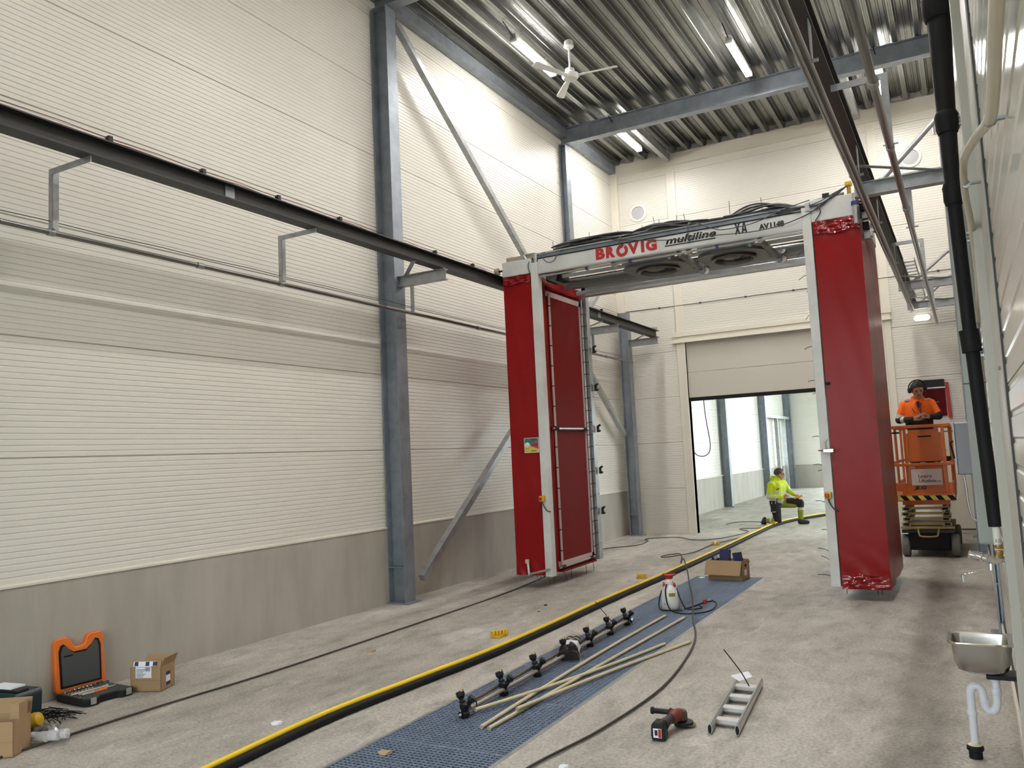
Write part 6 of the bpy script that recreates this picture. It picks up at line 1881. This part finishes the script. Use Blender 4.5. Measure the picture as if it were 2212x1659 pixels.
M_lip = mat('lip', (0.30, 0.12, 0.09), 0.55)
# ---------------------------------------------------------------- kneeling man beyond the gate
t = thing('person', 'man in a yellow hi-vis jacket kneeling on one knee by the hoses at the gate', 'person', (-3.55, 18.05, 0))
caps = []
Y0 = 18.02
pel_n, pel_f = (-3.665, 17.94, 0.475), (-3.60, 18.10, 0.48)
ch_n, ch_f = (-3.665, 17.93, 0.80), (-3.545, 18.13, 0.815)
jk = [(0.10, 'refl'), (0.2, 'hivis'), (0.38, 'refl'), (9, 'hivis')]
caps += [((-3.66, 17.95, 0.53), ch_n, 0.120, 0.110, [(0.20, 'refl'), (0.50, 'hivis'), (0.66, 'refl'), (9, 'hivis')]),
         ((-3.59, 18.09, 0.53), ch_f, 0.120, 0.110, [(0.20, 'refl'), (0.50, 'hivis'), (0.66, 'refl'), (9, 'hivis')]),
         ((-3.62, 18.02, 0.52), (-3.575, 18.03, 0.80), 0.125, 0.115, [(0.20, 'refl'), (0.50, 'hivis'), (0.66, 'refl'), (9, 'hivis')]),
         ((-3.62, 17.935, 0.55), (-3.60, 17.95, 0.80), 0.115, 0.11, [(0.20, 'refl'), (0.50, 'hivis'), (0.66, 'refl'), (9, 'hivis')]),
         ((-3.66, 17.90, 0.80), (-3.70, 17.88, 0.84), 0.09, 0.08, 'hivis'),
         (pel_n, pel_f, 0.115, 0.110, 'black'),
         ((-3.66, 17.93, 0.86), (-3.52, 18.13, 0.87), 0.070, 0.070, 'hivis'),
         ((-3.605, 18.03, 0.90), (-3.575, 18.035, 0.985), 0.065, 0.052, 'hivis'),
         ((-3.66, 18.0, 0.93), (-3.60, 18.05, 0.955), 0.06, 0.06, 'hivis')]
# near arm
caps += [((-3.695, 17.875, 0.845), (-3.755, 17.845, 0.605), 0.078, 0.062, [(0.62, 'hivis'), (0.82, 'hivis'), (9, 'refl')]),
         ((-3.755, 17.845, 0.605), (-3.505, 17.855, 0.575), 0.062, 0.047, [(0.25, 'refl'), (0.45, 'hivis'), (0.7, 'refl'), (9, 'hivis')])]
hand(caps, (-3.475, 17.858, 0.578), (0.9, 0.05, 0.15), (-0.1, 0.1, 1.0), (0.2, 0.9, -0.3))
# far arm
caps += [((-3.505, 18.17, 0.86), (-3.405, 18.20, 0.685), 0.072, 0.056, [(0.55, 'hivis'), (0.85, 'refl'), (9, 'hivis')]),
         ((-3.405, 18.20, 0.685), (-3.305, 18.14, 0.625), 0.056, 0.042, [(0.3, 'hivis'), (9, 'hivis')])]
hand(caps, (-3.29, 18.125, 0.615), (0.85, -0.25, -0.38), (0.2, 0.9, 0.2), (0.25, -0.3, -0.95))
# kneeling leg
caps += [(pel_n, (-3.63, 17.93, 0.095), 0.115, 0.080, [(0.30, 'black'), (9, 'black')]),
         ((-3.63, 17.93, 0.088), (-3.845, 17.95, 0.085), 0.078, 0.052, [(0.25, 'black'), (0.55, 'olive'), (0.75, 'refl'), (9, 'olive')]),
         ((-3.875, 17.95, 0.09), (-3.935, 17.955, 0.055), 0.045, 0.042, 'shoe'),
         ((-3.905, 17.955, 0.13), (-3.955, 17.955, 0.045), 0.040, 0.036, 'shoe'),
         ((-3.93, 17.955, 0.045), (-3.90, 17.955, 0.03), 0.036, 0.028, 'shoe')]
# standing leg
caps += [(pel_f, (-3.185, 18.12, 0.455), 0.105, 0.075, [(0.35, 'olive'), (9, 'black')]),
         ((-3.60, 18.06, 0.43), (-3.30, 18.10, 0.40), 0.085, 0.06, 'olive'),
         ((-3.178, 18.12, 0.445), (-3.195, 18.12, 0.135), 0.074, 0.055, [(0.30, 'black'), (0.48, 'refl'), (0.85, 'olive'), (9, 'olive')]),
         ((-3.20, 18.12, 0.13), (-3.20, 18.12, 0.07), 0.045, 0.045, 'shoe'),
         ((-3.215, 18.12, 0.05), (-3.06, 18.11, 0.042), 0.050, 0.040, 'shoe')]
P = head(caps, (-3.555, 18.035, 1.058), (0.90, 0.30, -0.12), (-0.02, 0, 1.0))
person_body('body', t, caps, {'hivis': M_hivis_y, 'refl': M_refl, 'black': M_trous, 'olive': M_trous_y, 'shoe': M_shoe, 'skin': M_skin, 'lip': M_lip})
head_parts(t, P, hair=mat('brown_hair', (0.055, 0.03, 0.018), 0.6))
MB().tube([P(0.094, 0.07, 0.018), P(0.108, 0.03, 0.014), P(0.110, 0.0, 0.016), P(0.108, -0.03, 0.014), P(0.094, -0.07, 0.018), P(0.0, -0.09, 0.022)], 0.005, 6).build('glasses', M_blackp, t)
MB().tube([(-3.70, 17.97, 0.965), (-3.72, 18.03, 1.0), (-3.66, 18.10, 0.985)], 0.035, 10).build('hood', M_hivis_y, t, smooth=60)
for (a, b) in (((-3.585, 17.80, 0.745), (-3.535, 17.83, 0.765)), ((-3.60, 17.815, 0.47), (-3.59, 17.815, 0.57))):
    MB().tube([a, b], 0.009, 6).build('pocket_zip', M_trous, t)
MB().box((-3.735, 17.80, 0.28), (-3.60, 17.835, 0.46)).build('holster_pocket', M_trous, t, bevel=0.012)
for x in (-3.71, -3.635):
    MB().cyl((x, 17.815, 0.40), (x + 0.012, 17.80, 0.49), 0.007, 8).build('pocket_tool', M_refl, t)
MB().box((-3.70, 17.79, 0.275), (-3.63, 17.80, 0.29)).build('pocket_trim', M_refl, t)
tt = thing('yellow_hand_tool', 'yellow hose clamp tool held on the raised knee by the kneeling man', 'tool', (-3.215, 18.06, 0.53))
MB().tube(smoothpath([(-3.29, 18.04, 0.545), (-3.24, 18.05, 0.56), (-3.17, 18.07, 0.575), (-3.13, 18.08, 0.60)], 5), 0.022, 10).build('body', M_yclip, tt, smooth=50)
MB().cyl((-3.20, 18.04, 0.56), (-3.19, 18.04, 0.61), 0.012, 8).build('knob', M_yclip, tt)

# ---------------------------------------------------------------- man on the lift
t = thing('person', 'man in an orange hi-vis hoodie standing on the scissor lift, looking down at his hands', 'person', (-0.59, 13.35, 0.90))
caps = []
fz = 0.905
caps += [((-0.67, 13.36, 1.80), (-0.70, 13.37, 2.13), 0.105, 0.095, [(0.50, 'black'), (9, 'hivis')]),
         ((-0.52, 13.36, 1.80), (-0.49, 13.37, 2.13), 0.105, 0.095, [(0.50, 'black'), (9, 'hivis')]),
         ((-0.595, 13.35, 1.78), (-0.595, 13.36, 2.13), 0.115, 0.105, [(0.50, 'black'), (9, 'hivis')]),
         ((-0.68, 13.37, 1.72), (-0.51, 13.37, 1.72), 0.10, 0.10, 'black'),
         ((-0.735, 13.37, 2.185), (-0.455, 13.37, 2.185), 0.062, 0.062, 'hivis'),
         ((-0.595, 13.375, 2.20), (-0.585, 13.35, 2.29), 0.06, 0.052, [(0.55, 'hivis'), (9, 'skin')]),
         ((-0.63, 13.40, 2.245), (-0.55, 13.40, 2.245), 0.055, 0.055, 'hivis')]
for x, kx, fx in ((-0.675, -0.69, -0.70), (-0.515, -0.50, -0.49)):
    caps += [((x, 13.37, 1.70), (kx, 13.36, 1.33), 0.092, 0.066, 'black'),
             ((kx, 13.36, 1.33), (fx, 13.38, 1.0), 0.064, 0.045, 'black'),
             ((fx, 13.39, 0.965), (fx, 13.27, 0.945), 0.045, 0.040, 'shoe')]
caps += [((-0.775, 13.37, 2.165), (-0.855, 13.35, 1.955), 0.066, 0.055, [(0.70, 'hivis'), (0.98, 'refl'), (9, 'black')]),
         ((-0.855, 13.35, 1.945), (-0.665, 13.18, 1.945), 0.054, 0.040, [(0.25, 'black'), (0.48, 'refl'), (9, 'black')]),
         ((-0.42, 13.37, 2.165), (-0.335, 13.35, 1.98), 0.066, 0.055, [(0.80, 'hivis'), (9, 'black')]),
         ((-0.335, 13.35, 1.97), (-0.435, 13.16, 1.965), 0.052, 0.040, [(0.6, 'black'), (9, 'black')])]
hand(caps, (-0.64, 13.155, 1.948), (0.92, -0.35, 0.08), (0.1, 0.15, 1.0), (0.35, 0.85, -0.1), s=0.95)
hand(caps, (-0.452, 13.135, 1.968), (-0.75, -0.6, 0.15), (-0.1, 0.1, 1.0), (-0.5, 0.8, -0.1), s=0.95)
P = head(caps, (-0.578, 13.325, 2.375), (0.22, -0.85, -0.42), (0.0, -0.42, 0.9))
person_body('body', t, caps, {'hivis': M_hivis_o, 'refl': M_refl, 'black': M_trous, 'shoe': M_shoe, 'skin': M_skin, 'lip': M_lip})
head_parts(t, P, hair=M_hair, cap=True, muff=True)
for (a, b) in (((-0.62, 13.25, 2.18), (-0.555, 13.245, 2.03)), ((-0.665, 13.255, 2.10), (-0.63, 13.25, 2.03)), ((-0.545, 13.255, 2.18), (-0.555, 13.245, 2.05))):
    MB().tube([a, b], 0.007, 6).build('zip', M_tool_red, t)
MB().prism([(-0.61, 2.20), (-0.56, 2.20), (-0.565, 2.12), (-0.58, 2.09)], (0, 13.243, 0), (1, 0, 0), (0, 0, 1), (0, 0.02, 0)).build('collar_insert', mat('dark_blue_cloth', (0.02, 0.025, 0.06), 0.8), t)
for x0, x1 in ((-0.76, -0.70), (-0.50, -0.43)):
    MB().bar((x0, 13.315, 2.225), (x1, 13.31, 2.235), 0.03, 0.02).build('shoulder_band', M_refl, t)
tt = thing('phone', 'small dark phone held in both hands by the man on the lift', 'phone', (-0.53, 13.10, 1.96))
MB().box((-0.565, 13.085, 1.965), (-0.495, 13.10, 1.985)).build('body', M_blackp, tt, bevel=0.003)
